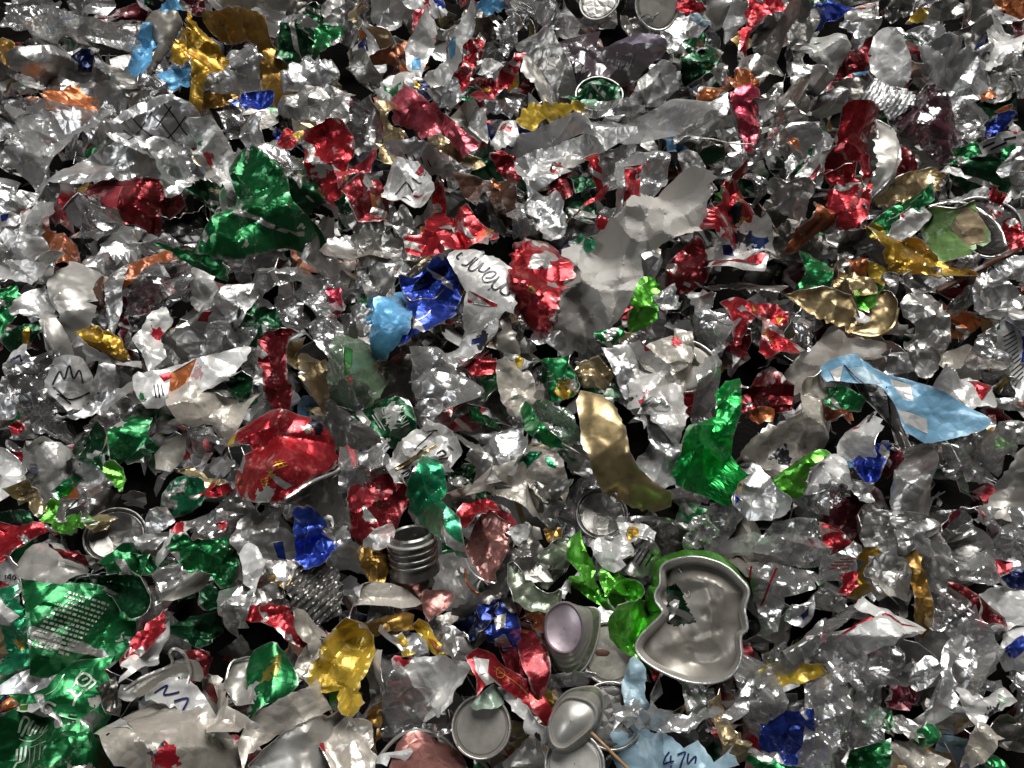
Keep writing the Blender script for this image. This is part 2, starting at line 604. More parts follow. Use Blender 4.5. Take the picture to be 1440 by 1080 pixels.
def shape_word(pw, ph, film, rng):
    r = max(pw, ph) / max(1, min(pw, ph))
    if r > 2.6:
        return 'strip of film' if film else 'strip'
    if film:
        return 'piece of crumpled film'
    return 'shred'

# ------------------------------------------------------------------ one traced scrap
TILE = {}
def seedrng(k):
    return np.random.default_rng(1000 + k)
COUNT = [0]
COVER = []

def scrap(pts, colour, opts, label, extras):
    k = COUNT[0]
    COUNT[0] += 1
    rng = seedrng(k)
    A = np.array(pts, float)
    c = (A.min(0) + A.max(0)) / 2
    size_px = (A.max(0) - A.min(0))
    film = colour in FILMS
    COVER.append(A)
    lift = (opts.get('L', 5) + rng.uniform(-8, 8) * (0 if opts.get('n', 0) >= 700 else 1)) * 0.001
    P = on_heap(c[0], c[1], lift)
    v = nrm(CAM - P)
    N = nrm(np.array([0, 0, 1.0]) * rng.uniform(0.35, 0.8) + v * rng.uniform(0.35, 0.8)
            + np.array([rng.normal(0, 1), rng.normal(0, 0.6), 0]) * opts.get('t', 0.26 if label else 0.55))
    if np.dot(N, v) < 0.5:
        N = nrm(N + v * 0.6)
    pl = Plane(P, N)
    out0 = pl.local(c + (A - c) * opts.get('g', 1.04 if opts.get('s') else (1.12 if opts.get('n', 0) >= 700 else (1.22 if label else 1.34))))
    area = 0.5 * np.sum(out0[:, 0] * np.roll(out0[:, 1], -1) - np.roll(out0[:, 0], -1) * out0[:, 1])
    if area < 0:
        out0 = out0[::-1]
    ext = out0.max(0) - out0.min(0)
    L = float(max(ext))
    mean = float(math.sqrt(abs(area)) if abs(area) > 0 else L)
    spacing = min(0.0042, max(0.0015, math.sqrt(abs(area) / opts.get('n', 760))))
    j = opts.get('j', 1.0)
    outl = jagged(spline(out0, 3, True) if (opts.get('s') or rng.random() < 0.45) else out0, max(0.0036, spacing * 1.4), 0.0009 * j, rng)
    amp = opts.get('a', rng.uniform(0.8, 1.35)) * (1.5 if film else 1.0)
    curl = opts.get('c', rng.uniform(-0.10, 0.34))
    hf = Crumple(max(mean, L * 0.6), rng, amp, curl, opts.get('D', 0) * 0.001, opts.get('p', 0) * 0.001, outl, opts.get('f', 1.0))
    regs = [(e[1], pl.local(e[2])) for e in extras if e[0] == '+']
    P2, T = tri_sheet(outl, spacing, rng, [r[1] for r in regs])
    h = hf(P2)
    # frayed lips: the torn border bends up or down
    e = edge_dist(P2, outl)
    lip = np.exp(-e / 0.005) * (np.sin(P2[:, 0] * 130 + k) + np.sin(P2[:, 1] * 117 + 2 * k)) * 0.0022 * (0.4 if opts.get('s') else 1)
    h = h + lip
    h0 = float(np.median(h))
    V = np.column_stack([P2, h - h0])
    if not any(e_[0] in '~o' for e_ in extras) and not opts.get('s') and opts.get('a', 1) >= 0.5 and rng.random() < 0.75:
        hero = opts.get('n', 0) >= 700 or opts.get('D')
        for _ in range(1 if hero else rng.integers(1, 3)):
            a_ = rng.uniform(0, 2 * math.pi)
            d_ = np.array([math.cos(a_), math.sin(a_)])
            pr = P2 @ d_
            V = bend(V, np.array([d_[0], d_[1], 0]), float(np.quantile(pr, rng.uniform(0.93, 0.98) if hero else (rng.uniform(0.86, 0.95) if label else rng.uniform(0.74, 0.92)))),
                     rng.uniform(0.7, 2.3) * rng.choice([-1, 1], p=[0.35, 0.65]), rng.uniform(0.003, 0.007))
    VV, F, side = shell(V, T, 0.00042)
    back = opts.get('b', colour if film else ('champagne' if rng.random() < 0.12 else 'alu'))
    slots = [colour, back, colour if film else 'rim'] + [r[0] for r in regs]
    cen = P2[T].mean(1)
    top = np.zeros(len(T), int)
    for i, r in enumerate(regs):
        top[inside(cen, r[1])] = 3 + i
    mi = np.array(side)
    mi[:len(T)] = top
    bare = colour in ('alu', 'aludark', 'white', 'whitewarm', 'smooth')
    name = opts.get('name', 'film_scrap' if film else ('foil_scrap' if bare else 'can_shred'))
    o = add_obj(name, VV, F, slots, mi, None, pl.matrix(), opts.get('sh', 16))
    hz = lambda q: hf(q) - h0
    px2m = np.linalg.norm(P - CAM) / FPX
    groups = {}
    for e_ in extras:
        if e_[0] == '~':
            groups.setdefault((e_[1], e_[4]), []).append(e_)
    for (cm, nm), es in groups.items():
        RV, RF = [], []
        for e_ in es:
            path = pl.local(spline(np.array(e_[2], float), 5 if len(e_[2]) > 2 else 6))
            Vr, Fr = ribbon_faces(path, e_[3] * px2m, hz, 0.0007)
            s = len(RV)
            RV += [tuple(q) for q in Vr]
            RF += [tuple(i + s for i in f) for f in Fr]
        add_obj(nm, RV, RF, [cm], None, o, None, 0)
    for e_ in extras:
        if e_[0] == 'o':
            path = pl.local(spline(np.array(e_[2], float), 6))
            P3 = np.column_stack([path, hz(path) + 0.0010])
            tv, tf = tube(P3, e_[3] * px2m, 6)
            add_obj('rim', tv, tf, [e_[1]], None, o, None, 40)
    cat = opts.get('cat', 'plastic film' if film else ('foil scrap' if bare else 'can shred'))
    o['category'] = cat
    if opts.get('lm'):
        LANDMARKS.append((c[0], c[1], opts['lm']))
    if label:
        o['label'] = label
    else:
        PENDING.append((o, c[0], c[1], colour, size_px, film))
    return o

def parse(text):
    cur = None
    items = []
    for line in text.strip().splitlines():
        line = line.strip()
        if not line or line.startswith('#'):
            continue
        if line.startswith('@'):
            q = line[1:].split()
            TILE['ox'], TILE['oy'], TILE['k'] = float(q[0]), float(q[1]), float(q[2])
            continue
        def P(s):
            return [(TILE['ox'] + float(a) / TILE['k'], TILE['oy'] + float(b) / TILE['k']) for a, b in (q.split(',') for q in s.split())]
        if line[0] in '+~o' and line[1] == ' ':
            f = line.split(None, 2)
            if line[0] == '+':
                cur['x'].append(('+', f[1], P(f[2])))
            else:
                g = f[2].split(None, 1)
                nm = 'lettering' if line[0] == '~' else 'rim'
                if line[0] == '~' and g[1].startswith(':'):
                    nm, rest = g[1][1:].split(None, 1)
                    g[1] = rest
                for stroke in g[1].split('/'):
                    cur['x'].append((line[0], f[1], P(stroke), float(g[0]), nm))
            continue
        parts = [q.strip() for q in line.split('|')]
        colour, pts = parts[0].split(None, 1)
        opts = {}
        if len(parts) > 1:
            for q in parts[1].split(';'):
                q = q.strip()
                if not q:
                    continue
                m_ = re.match(r'^([a-zA-Z]+)[:=](.*)$', q)
                kk, vv = m_.group(1), m_.group(2)
                try:
                    vv = float(vv)
                except ValueError:
                    pass
                opts[kk] = vv
        cur = dict(c=colour, p=P(pts), o=opts, l=parts[2] if len(parts) > 2 else None, x=[])
        items.append(cur)
    return items

DATA = r"""
@0 0 3
gold 795,50 830,110 940,235 870,350 850,440 805,445 815,300 800,250 795,150|L=50; lm=tall gold spike; b=gold; t=0.1; a=1.0; n=720|tall bright gold shred standing up to a sharp point
goldbrown 880,100 1080,90 1150,170 1200,330 1190,410 1150,430 1100,360 1075,200 960,190|L=25; b=gold; lm=gold arch|curved gold can wall arching over a silver shred
goldbrown 860,400 1010,400 1000,435 860,460|L=15|flat gold tongue at the foot of the tall gold spike
alu 890,250 960,200 1060,210 1120,290 1150,380 1080,400 880,390|L=12; c=0.2|silver shred cradled under the gold arch
gold 720,230 780,80 800,80 800,250 770,265|L=30|small gold flap against the tall gold spike
blue 985,450 1050,395 1140,395 1135,435 1040,480|L=16|small glossy blue shred under the gold arch
sky 600,130 672,122 640,200 625,280 600,290 560,260 580,190|L=18; b=alu; lm=upright sky-blue shred|upright sky-blue shred with one bright fold beside a grey shell
sky 670,315 740,270 790,285 785,350 720,370 690,350|L=10|small sky-blue shred tucked against the tall gold spike
smooth 650,60 740,70 760,110 700,220 650,295 632,280 670,180 610,110|L=16; D=9; a=0.3|smooth grey curved shell between the sky-blue shred and gold spike
orange 225,370 360,360 400,420 385,505 240,500 208,440|L=14; lm=boxy orange shred|boxy orange shred half under torn clear film
filmwhite 120,540 200,480 460,530 430,570 300,590 250,680 210,720 200,850 320,900 340,980 290,1000 200,950 150,760 105,720 150,620|L=26; lm=long torn clear film; j=1.6|long stretched clear film hanging down below the boxy orange shred
film 400,440 480,450 510,490 440,560 380,540 430,480|L=18
filmwhite 130,190 200,140 330,90 480,120 560,190 540,215 430,190 330,170 280,240 140,230|L=22; j=3; lm=shaggy white film|shaggy milky film with frayed white edges
alu 120,230 300,230 440,300 540,370 430,365 260,330 130,290|L=10
+ navy 310,230 380,220 400,300 330,290
alu 30,310 120,300 240,330 440,380 420,400 150,370 40,380|L=14; c=0.25
alu 480,540 560,470 700,440 820,540 790,600 650,630 520,590|L=30; lm=mesh-printed silver shred|silver shred covered with a dark crosshatched mesh print
~ ink 1.3 :mesh_print 520,540 620,590/560,500 680,600/620,470 740,590/690,460 790,570/540,590 640,480/600,610 720,470/670,620 780,510
alu 270,740 330,690 500,600 640,640 660,730 420,770 280,760|L=24; a=1.6
alu 640,640 760,640 840,720 730,800 700,760|L=20
white 815,560 900,540 960,610 1000,720 1060,800 1000,830 900,780 850,700|L=18; a=1.5; lm=white crumpled shred|white crumpled shred along the edge of the large green can
darkred 340,770 530,770 700,770 745,850 650,970 560,940 490,930 440,860|L=12; b=red; lm=red-and-white hollow shred|deep red hollow shred with a pale red corner below crumpled silver
+ redpale 340,770 450,770 520,790 490,900 440,860
green 950,650 1040,600 1120,650 1200,740 1230,860 1330,930 1310,1010 1180,1010 1050,1085 870,1085 960,930 990,860 970,760|L=38; a=1.2; f=1.9; g=1.08; n=1700; t=0.06; lm=large green crumpled can|large shiny green crumpled can piece with deep folds
greendark 825,800 880,780 1000,830 1010,900 920,920 870,860|L=14
+ champagne 870,795 930,800 920,830
greendark 1230,650 1330,660 1370,830 1250,900 1215,800|L=16
red 1310,620 1390,560 1440,545 1485,630 1470,750 1515,825 1440,846 1365,810 1323,750|L=22; lm=upright red shred|glossy red upright shred beside the large green crumpled can
rust 165,940 290,1010 320,1075 300,1100 215,1090 175,1000|L=16; lm=rust-orange pointed shred|rust-orange pointed shred with a small red corner
+ red 270,1000 305,970 312,1040
maroon 430,20 600,10 680,40 600,90 520,110 440,90|L=10
alu 860,60 900,0 1180,0 1150,60 920,80|L=14
green 1340,120 1440,100 1430,190 1330,230 1340,170|L=14
greendark 1150,130 1240,110 1290,180 1250,270 1180,230|L=16
alu 1215,310 1270,270 1380,260 1420,320 1330,370 1230,370|L=20; D=6; a=0.5
alu 1190,430 1280,390 1440,390 1420,520 1380,560 1320,490 1210,480|L=22; a=1.5
red 1180,600 1210,550 1290,560 1300,600 1230,620|L=16
+ yellow 1225,570 1280,545 1285,600 1250,600
goldbrown 0,190 50,205 75,280 20,330 -20,335|L=12
white 160,130 220,50 330,80 300,140 200,150|L=12
~ sky 3 :print_stripe 200,110 300,85/190,130 290,110
alu 0,540 120,540 110,600 0,610|L=12
alu 0,620 110,630 100,680 0,690|L=10
alu 0,770 50,760 60,830 10,900 -20,850|L=10
alu 40,860 140,770 175,880 80,915|L=14
white 0,905 70,905 60,950 0,945|L=14
+ blue 0,905 40,905 30,930 0,930
white 100,920 160,910 170,1000 220,1080 60,1080 100,1000|L=12
film 330,880 380,840 440,870 470,940 400,1010 350,1000|L=16
brown 740,1050 900,1020 910,1040 740,1075|L=8; a=0.3; c=0|flat brown strip under the large green crumpled can
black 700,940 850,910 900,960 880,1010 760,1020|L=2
film 320,0 430,0 440,60 330,80|L=8
sky 650,0 760,0 790,30 700,60 660,40|L=8; b=white
film 70,0 180,0 230,30 180,120 80,150 40,80|L=6
alu 1090,90 1160,60 1280,80 1270,110 1140,130|L=12
greendark 1300,50 1350,30 1370,70 1340,110|L=10
white 1370,30 1440,0 1440,90 1400,110|L=12
alu 1010,480 1100,490 1100,600 1030,600|L=8
film 930,480 1010,470 1000,570 960,570|L=10
aludark 350,100 430,90 420,130|L=6
alu 520,130 600,110 580,220 540,200|L=8
maroon 770,0 840,0 850,60 800,50|L=9; b=maroon
film 1120,590 1160,580 1240,700 1220,760 1150,680|L=20
alu 1000,940 900,860 920,930|L=10
alu 340,850 420,880 430,900 380,960|L=8
alu 470,290 560,290 570,370 520,400 480,350|L=9
alu 530,400 680,390 690,430 560,470|L=14; a=1.4
white 0,250 40,330 20,390 0,400|L=9
film 90,440 160,430 190,470 120,520|L=9
orange 110,420 150,415 190,450 170,475|L=11
@480 0 3
lilac 1090,160 1200,135 1340,150 1360,190 1310,260 1200,240 1130,190|L=26; name=plastic_scrap; cat=plastic scrap; b=lilac; g=1.0; t=0.1; lm=lilac plastic scrap; j=0.5|soft lilac plastic scrap folded on dark plum film
plum 870,150 960,80 1100,120 1080,190 1200,240 1280,270 1180,330 1000,310 930,230|L=18; lm=dark plum film|large dark plum film crumpled beneath the lilac scrap
film 790,30 900,10 930,60 1040,90 900,110 830,70|L=16
alu 750,190 760,110 850,80 860,140 920,230 965,320 950,410 880,430 790,270 780,240|L=22; c=0.25; lm=big curved silver shell; a=0.8|big curved silver can wall with a dark fold, near plum film
smooth 790,250 850,320 900,430 860,430 780,300|L=30; a=0.4
red 520,190 585,170 590,260 550,290 530,390 490,380 480,310 515,280|L=22; lm=upright red leaf shred|upright bright red leaf-shaped shred beside a pale blue-marked strip
red 570,440 650,340 690,280 760,270 720,320 670,390 605,465|L=22|narrow red strip slanting away from the upright red leaf shred
white 580,270 640,260 655,290 600,310|L=26
darkred 540,330 600,330 640,360 580,380|L=20
emerald 505,400 560,370 585,400 540,435|L=16
white 540,540 570,460 605,470 610,585|L=18; a=0.5|flat white triangular shred below the narrow red strip
pink 235,420 275,385 330,430 420,470 440,510 400,530 360,590 320,530 250,510|L=26; lm=folded pink shred; b=pink|folded matte pink shred with a white torn corner
pink 410,560 440,500 500,550 560,600 520,650 470,620|L=16
champagne 160,450 240,440 200,520 260,570 230,640 180,640 180,530|L=20; b=champagne; lm=twisted champagne strip|twisted champagne-gold strip hanging beside the folded pink shred
champagne 370,610 430,590 510,680 470,700 400,650|L=18
alu 230,620 330,600 480,690 500,730 380,720 250,660|L=18; c=0.25; a=0.6
~ ink 1.6 :print_mark 270,650 290,690/300,655 320,700/330,660 350,705/360,670 380,715
white 190,790 240,720 330,740 370,830 320,850 230,820|L=18
~ ink 2 :print_mark 220,790 270,770 300,800/250,810 290,830/300,760 340,780
~ inkred 3 :print_patch 300,810 350,830
red 290,1000 350,980 370,870 355,760 400,735 430,770 420,850 460,890 520,860 560,920 620,970 655,1030 600,1055 470,1040 430,1070 300,1060|L=34; a=1.5; n=900; b=red; lm=big torn red shred|big torn bright red shred with an upright tab
darkred 40,810 150,810 210,870 220,930 150,920 60,870|L=14; lm=dark red and orange shred
+ orange 110,830 170,830 200,880 140,870
redpale 0,710 80,700 105,680 110,715 40,740 0,790|L=18
greendark 0,830 45,820 40,920 0,950 -20,890|L=16
alu 20,920 120,890 180,980 100,990|L=12
alu 0,1000 150,1000 300,1060 280,1080 0,1090|L=16; a=1.4
alu 230,930 260,880 310,980 250,1000|L=20
white 295,190 330,90 380,120 380,200 330,300 300,260|L=22; lm=white shard with a red tip; a=0.6
+ sky 305,240 340,235 330,300 302,290
redpale 290,150 300,80 360,30 365,80 330,130 285,190|L=24
white 340,330 440,230 500,100 540,40 570,60 470,300 400,340|L=26; a=0.6; lm=pale strip with blue marks|long pale strip with sky-blue marks leaning by the upright red leaf
+ sky 450,190 490,160 480,230 455,250
alu 450,110 540,40 570,80 480,180|L=18
aludark 520,110 600,90 640,160 630,230 600,180 540,150|L=14; c=0.25
sky 565,20 650,-10 690,20 600,95 570,80|L=20; lm=crumpled sky-blue shred|crumpled sky-blue shred above the pale strip with blue marks
white 50,180 100,120 120,160 140,270 100,250 60,210|L=20; lm=white shred with orange and purple
+ inkblue 75,190 100,150 110,210 85,240
+ orange 50,150 100,120 115,150 75,175
rust 160,230 200,200 290,190 250,260 170,260|L=16
champagne 80,20 130,60 180,170 210,190 150,190 110,100|L=16; c=0.3
white 160,420 200,330 280,310 280,380 240,420 190,440|L=16; a=0.6
navy 265,380 310,330 360,360 370,400 310,400|L=18
yellow 760,500 790,460 1000,445 1005,470 850,510 830,545 780,520|L=34; lm=frayed yellow strip; j=2; t=0.1; a=0.45|frayed yellow strip lying on a long clear strip
film 1000,440 1200,430 1250,460 1160,500 1010,480|L=26
filmwhite 730,560 850,530 1000,500 1180,490 1400,430 1440,560 1350,620 1150,600 1100,650 1000,590 880,600 760,640|L=22; a=1.6; n=900; lm=wide crumpled clear sheet|wide crumpled clear sheet stretched under the frayed yellow strip
white 1190,400 1260,340 1340,270 1390,300 1400,370 1330,430 1230,430|L=30; a=1.4; lm=pale crumpled crest|pale crumpled crest of foil at the end of the clear sheet
red 1015,640 1075,625 1085,700 1105,800 1085,790 1045,710|L=26; a=0.4; lm=slim red triangle|slim red triangular shred with a white printed top edge
+ white 1010,635 1080,620 1080,640 1020,655
red 1100,800 1110,820 1050,860 1000,900 970,930 1040,850|L=18
darkred 880,760 940,700 980,710 960,800 900,830|L=10
alu 800,680 900,640 960,640 990,690 880,760 840,820 780,880 740,830 790,760|L=18; a=1.5
filmwhite 1190,670 1340,660 1360,760 1330,800 1250,880 1180,910|L=18; lm=clear film with red stripe|clear film scrap with a wide red stripe
+ red 1195,700 1270,690 1250,860 1180,910
red 1060,930 1090,910 1130,940 1090,960|L=16
frost 1440,801 1515,825 1494,990 1410,1035 1260,1080 1275,1185 1170,1320 1110,1380 960,1440 930,1350 945,1200 960,1035 1095,990 1200,930 1290,840|L=26; a=0.65; f=2.8; c=0.03; n=2200; t=0.03; j=1.8; name=plastic_scrap; cat=plastic scrap; lm=big frosted plastic sheet|big frosted beige plastic sheet standing in the heap beside the red oval shred
emerald 970,1010 1000,990 1070,1020 1040,1050 990,1040|L=16
red 726,1035 780,1005 870,1005 915,1050 930,1170 915,1290 870,1404 810,1380 765,1335 726,1290 714,1170|L=36; D=10; n=900; a=1.2; b=red; lm=red oval shred|bulging red oval shred between white lettered can and frosted sheet
brown 500,760 620,750 700,800 700,900 640,900 540,830|L=6
orange 620,740 690,780 720,800 680,810|L=8
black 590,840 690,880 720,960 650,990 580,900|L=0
darkred 650,660 720,640 760,680 740,760 690,740|L=6
white 610,570 660,520 720,520 740,600 660,625|L=12; a=0.5
alu 640,120 740,70 760,110 680,170|L=12
alu 0,240 100,230 150,330 160,400 90,380 40,300|L=12
film 20,30 90,40 100,150 30,120|L=6
alu 120,530 170,530 180,640 110,600|L=12; a=1.4
white 290,0 400,0 440,40 370,60|L=9
blue 380,0 440,0 430,30 390,20|L=14
alu 620,430 740,420 730,490 640,470|L=9
filmdark 680,100 720,90 740,170 690,220|L=8
alu 440,700 540,690 520,740 470,740|L=10
greendark 980,740 1060,730 1080,790 1000,800|L=4
greendark 950,370 1060,360 1140,390 1110,440 980,430|L=10
alu 1180,90 1290,80 1300,140 1220,140|L=10
film 720,900 820,880 840,960 740,970|L=8
alu 820,860 900,850 930,940 860,1000|L=10
red 480,200 520,150 540,200 500,250|L=12
alu 380,390 470,350 500,420 440,480|L=11
@960 0 3
red 300,-10 450,-10 430,50 340,80 290,150 260,260 225,255 200,180 290,100|L=26; lm=dangling red shred|red shred dangling to a point between white and silver flaps
white 160,140 210,30 290,10 295,70 230,120 190,170|L=28; a=0.7|white curved flap beside the dangling red shred
alu 320,100 370,50 500,40 510,80 400,110|L=24
alu 320,120 500,85 550,110 540,150 490,190 430,200 350,230|L=28; a=1.4; lm=pale silver crumple
white 490,190 560,130 660,130 690,200 650,285 570,250|L=30; D=8; a=0.9|rounded bright white-silver cap crumpled beside the pale silver crumple
blue 540,90 590,40 700,15 720,40 650,70 580,95|L=28; lm=glossy blue fold|glossy royal blue fold next to a red-edged white shred
white 690,90 700,40 750,10 815,0 810,90 770,100|L=26|white shred with a red border beside the glossy blue fold
+ red 730,25 815,-5 820,90 795,40
yellow 950,90 1000,30 1030,40 1020,80 970,95|L=22|small yellow shred among silver near the striped dish
orange 1310,-10 1450,-10 1450,80 1370,60|L=24; b=orange|smooth orange-red shred above a long white strip
white 1300,40 1430,90 1410,110 1310,60|L=26; a=0.3
alu 1030,60 1100,10 1180,20 1170,60 1060,80|L=22
alu 1160,0 1260,0 1300,40 1280,90 1210,105 1190,60|L=26; a=1.6
white 820,170 870,140 920,170 950,260 920,330 810,300|L=24; a=0.4; lm=flat pale flake|flat pale white flake beside the wavy silver sheet
alu 930,150 1040,90 1100,150 1060,180 940,180|L=26; a=1.6
alu 940,260 1060,200 1200,210 1270,220 1310,340 1240,410 1160,440 1080,380 1000,340|L=28; a=1.0; n=900; lm=wavy silver sheet|wide wavy silver sheet with rolling folds
white 1200,250 1290,180 1400,100 1450,140 1350,240 1270,290|L=30; a=1.1
aludark 1140,150 1270,90 1280,120 1210,210 1160,190|L=18; a=0.4
alu 785,390 830,330 880,340 940,400 950,440 910,470 850,440 790,420|L=24; p=3; a=0.3; lm=striped silver dish|silver ribbed dish-shaped shred with curved grooves
maroonfilm 920,470 960,420 1050,390 1110,430 1150,520 1130,600 1080,650 1020,600 940,560|L=34; D=14; a=1.2; lm=maroon film ball|balled maroon tinted film beside the striped silver dish
film 1150,500 1220,470 1270,520 1210,600 1150,610 1120,640|L=22
blue 1280,560 1310,500 1380,490 1360,540 1310,590|L=20|small blue shred near the white strip with black dashes
orange 1240,420 1290,380 1320,370 1300,410|L=22
orange 1330,470 1380,430 1395,490|L=18
white 1245,640 1330,570 1400,570 1400,620 1290,650|L=24; a=0.4; lm=white strip with black dashes|white strip printed with slanting black dashes
~ ink 2.6 :print_mark 1280,620 1320,600/1310,630 1360,600/1350,590 1390,580
green 1110,690 1160,620 1230,610 1250,650 1180,680|L=20; lm=bottle-green curl|bottle-green curl beside the white strip with black dashes
green 1340,640 1400,620 1420,680 1380,710|L=16
red 665,480 815,480 820,560 800,720 780,800 745,740 760,680 700,660 640,610 660,540|L=32; a=1.2; n=900; b=red; lm=tall red can wall|tall red can wall with speckled dark print standing upright
~ ink 1.5 :print_mark 720,560 735,570/745,600 770,610/710,610 730,630/760,560 775,575/700,590 712,600/735,640 760,650
red 620,680 700,740 770,800 760,900 720,970 600,980 625,900|L=24; a=0.9; b=red; lm=folded red wall foot|folded red sheet at the foot of the tall red can wall
smooth 820,580 845,460 900,510 905,640 870,760 790,840 780,820 810,720|L=26; c=0.2; a=0.4; lm=rimmed silver shell|silver rimmed shell leaning against the tall red can wall
o rim 1.6 822,580 845,462 898,510/ 905,640 870,760 790,840
champagne 820,840 870,780 950,740 1040,710 1080,740 1060,800 980,830 880,855|L=22; D=-7; a=0.7; lm=pale gold dish|pale gold dented dish near the green printed wedge
white 1060,730 1110,705 1190,725 1150,740|L=28
darkred 910,620 960,650 1000,700 920,720|L=12
leaf 1020,940 1080,890 1200,860 1270,920 1275,1000 1190,1060 1100,1085 1050,1020|L=28; a=0.5; c=0.1; j=0.5; name=plastic_scrap; cat=plastic scrap; b=tan; lm=green and tan leaf-shaped scrap|flat leaf-shaped green and tan scrap inside a curved rim
+ tan 1180,865 1280,915 1280,1010 1200,1040 1130,960
green 800,960 880,880 1020,830 1030,880 930,940 870,990 820,1000|L=20; lm=green printed wedge|green printed wedge below the pale gold dish
~ inkpale 1 :print_mark 860,930 960,880/880,945 980,890/920,880 1000,850
white 890,960 980,890 1030,910 990,960 930,1005|L=22
gold 849,1020 930,1005 1020,1020 1080,1080 1185,1146 1020,1155 906,1134 870,1080|L=26; b=gold; lm=bright gold folded shred|bright gold folded shred beside the leaf-shaped scrap
red 170,790 230,720 260,830 330,870 350,950 290,980 160,1000 80,960 70,900 150,880|L=30; b=red; a=1.3; lm=peaked red shred|peaked red shred rising above a red and white base
white 160,1000 350,970 370,1060 250,1080 345,1085 330,1140 200,1180 130,1200 150,1090|L=24; lm=red-and-white base shred|white and red printed base below the peaked red shred
+ red 140,1100 250,1080 360,1075 330,1130 200,1170 130,1205
+ inkblue 165,1010 200,1005 215,1060 170,1055
alu 0,670 60,670 110,770 120,820 60,800 20,740|L=20; c=0.3
orange 110,330 180,330 190,380 90,480 70,460|L=24|orange shred flap on a silver piece beside a crimson pod
orange 200,340 270,310 315,350 300,380 220,400|L=28; b=orange|crinkled orange shred directly above the crimson pod
crimson 190,430 250,390 310,390 320,490 290,600 260,580 230,500|L=28; lm=crimson pod; D=6|crimson pod-shaped shred hanging down under crinkled orange foil
alu 0,510 90,460 160,430 130,530 60,590 0,600|L=22; a=0.9; lm=silver wing
white 340,400 400,390 420,450 360,510 320,500|L=22
alu 430,420 530,380 490,440 510,500 470,600 390,560|L=26; a=1.4
alu 480,270 600,265 640,320 580,380 500,420 470,350|L=30; a=1.7; lm=crinkled silver knot|crinkled bright silver knot near the dark flat gap
aludark 660,330 790,350 780,420 700,420|L=2; a=0.3
alu 590,410 680,380 700,430 640,470 600,450|L=20; a=1.5
alu 490,510 550,560 620,600 600,700 530,760 460,700 500,620|L=22; c=0.25
+ pink 540,740 600,660 590,780 530,800
alu 410,730 460,660 500,720 440,760|L=20
filmdark 130,720 310,600 380,560 390,620 230,710 160,740|L=18
greendark 130,620 180,580 230,620 140,690|L=14
alu 200,260 330,240 380,270 300,330 230,290|L=20; c=0.25; a=0.5
alu 120,300 150,270 190,300 180,360 130,320|L=26
red 0,0 60,20 90,40 20,60|L=14
paleblue 40,60 110,80 80,110|L=12
greendark 0,200 60,170 150,210 110,290 20,310|L=14; lm=dark green crumpled patch
green 20,190 80,175 90,240 50,260|L=20
rust 560,880 620,850 640,900 600,960 510,990|L=10
alu 1390,660 1450,640 1450,740 1400,740|L=18
red 1360,970 1400,940 1450,980 1430,1050 1380,1040|L=20
red 1290,870 1310,790 1345,800 1340,900 1310,930|L=20
+ yellow 1310,790 1345,795 1340,830
alu 700,100 800,110 790,160 720,180|L=18; a=1.6
alu 380,790 440,760 540,800 500,900 420,880|L=14
filmdark 250,740 320,740 350,830 290,860|L=14
alu 270,480 330,520 320,620 300,660|L=14
white 1350,500 1420,540 1440,580 1400,560|L=12
alu 1280,320 1400,330 1440,380 1340,440 1290,400|L=16
film 990,120 1090,130 1100,190 1010,200|L=16
green 540,0 620,0 580,40 550,30|L=18
aludark 860,0 960,10 950,60 870,70|L=14
film 700,840 780,850 770,900 700,960|L=12
aludark 640,1000 780,1000 820,1080 700,1080|L=8
orange 430,590 480,590 470,620|L=24
green 470,720 540,640 530,660 490,725|L=32
alu 1100,860 1200,800 1260,790 1280,840 1180,850|L=8
maroon 1400,110 1450,100 1450,180 1420,200|L=24
film 1290,230 1420,250 1440,320 1330,330|L=20
alu 1400,340 1450,330 1450,410 1410,400|L=20
@0 360 3
smooth 230,110 290,30 400,70 380,130 390,220 330,390 270,380 250,330 280,250 240,200|L=28; a=0.9; lm=dented silver can body|dented silver can body with curled rim on pale scraps
smooth 185,290 240,190 290,250 240,280 330,385 270,395 210,360|L=22; a=0.4; c=0.2
o rim 1.8 182,285 188,345 238,392 330,402 372,398
white 75,240 130,150 210,140 250,180 210,260 150,245|L=26; a=0.7|white squarish flake beside the dented silver can body
white 0,100 110,30 250,0 240,60 180,100 60,90|L=22; a=1.2
alu 470,60 510,60 520,150 480,290 460,300 460,180|L=22; a=0.5; c=0.1
alu 350,10 450,0 455,70 400,70|L=18
brown 380,180 420,100 450,110 440,200 400,220|L=32
gold 345,330 400,300 480,340 540,430 490,430 400,380|L=30; b=white; lm=gold-lined white roll; D=5|gold sliver rolled in white, beside the dented silver can body
white 360,340 400,385 490,430 620,435 600,460 420,430 350,380|L=22; a=0.5
white 600,500 700,480 880,430 1000,400 1000,440 930,520 800,580 650,620|L=34; a=0.7; lm=white band with orange patch|long white band printed with an orange patch and black lines
+ orange 720,490 830,430 800,510 760,580 710,600
+ inkred 670,500 715,485 725,510 690,530
~ ink 2 :print_mark 650,545 660,600/665,540 675,600/680,540 690,590
white 590,350 640,250 690,235 715,290 670,340 700,420 640,480|L=34; a=0.8|white torn tag above the white band with orange patch
alu 780,300 870,230 930,160 1000,100 1030,180 1010,280 930,320 900,390 800,390|L=30; a=1.6; n=800; lm=bright silver crumple with red fleck|bright silver crumple with a small red fleck
+ red 840,275 890,240 915,235 880,280
white 800,120 850,80 880,130 850,210 810,180|L=28
film 900,330 1000,290 1060,330 1010,400 900,410|L=24
film 1010,130 1180,80 1320,60 1330,90 1220,130 1060,190 1020,180|L=24; lm=long clear roll|long rolled clear film beside dark green scraps
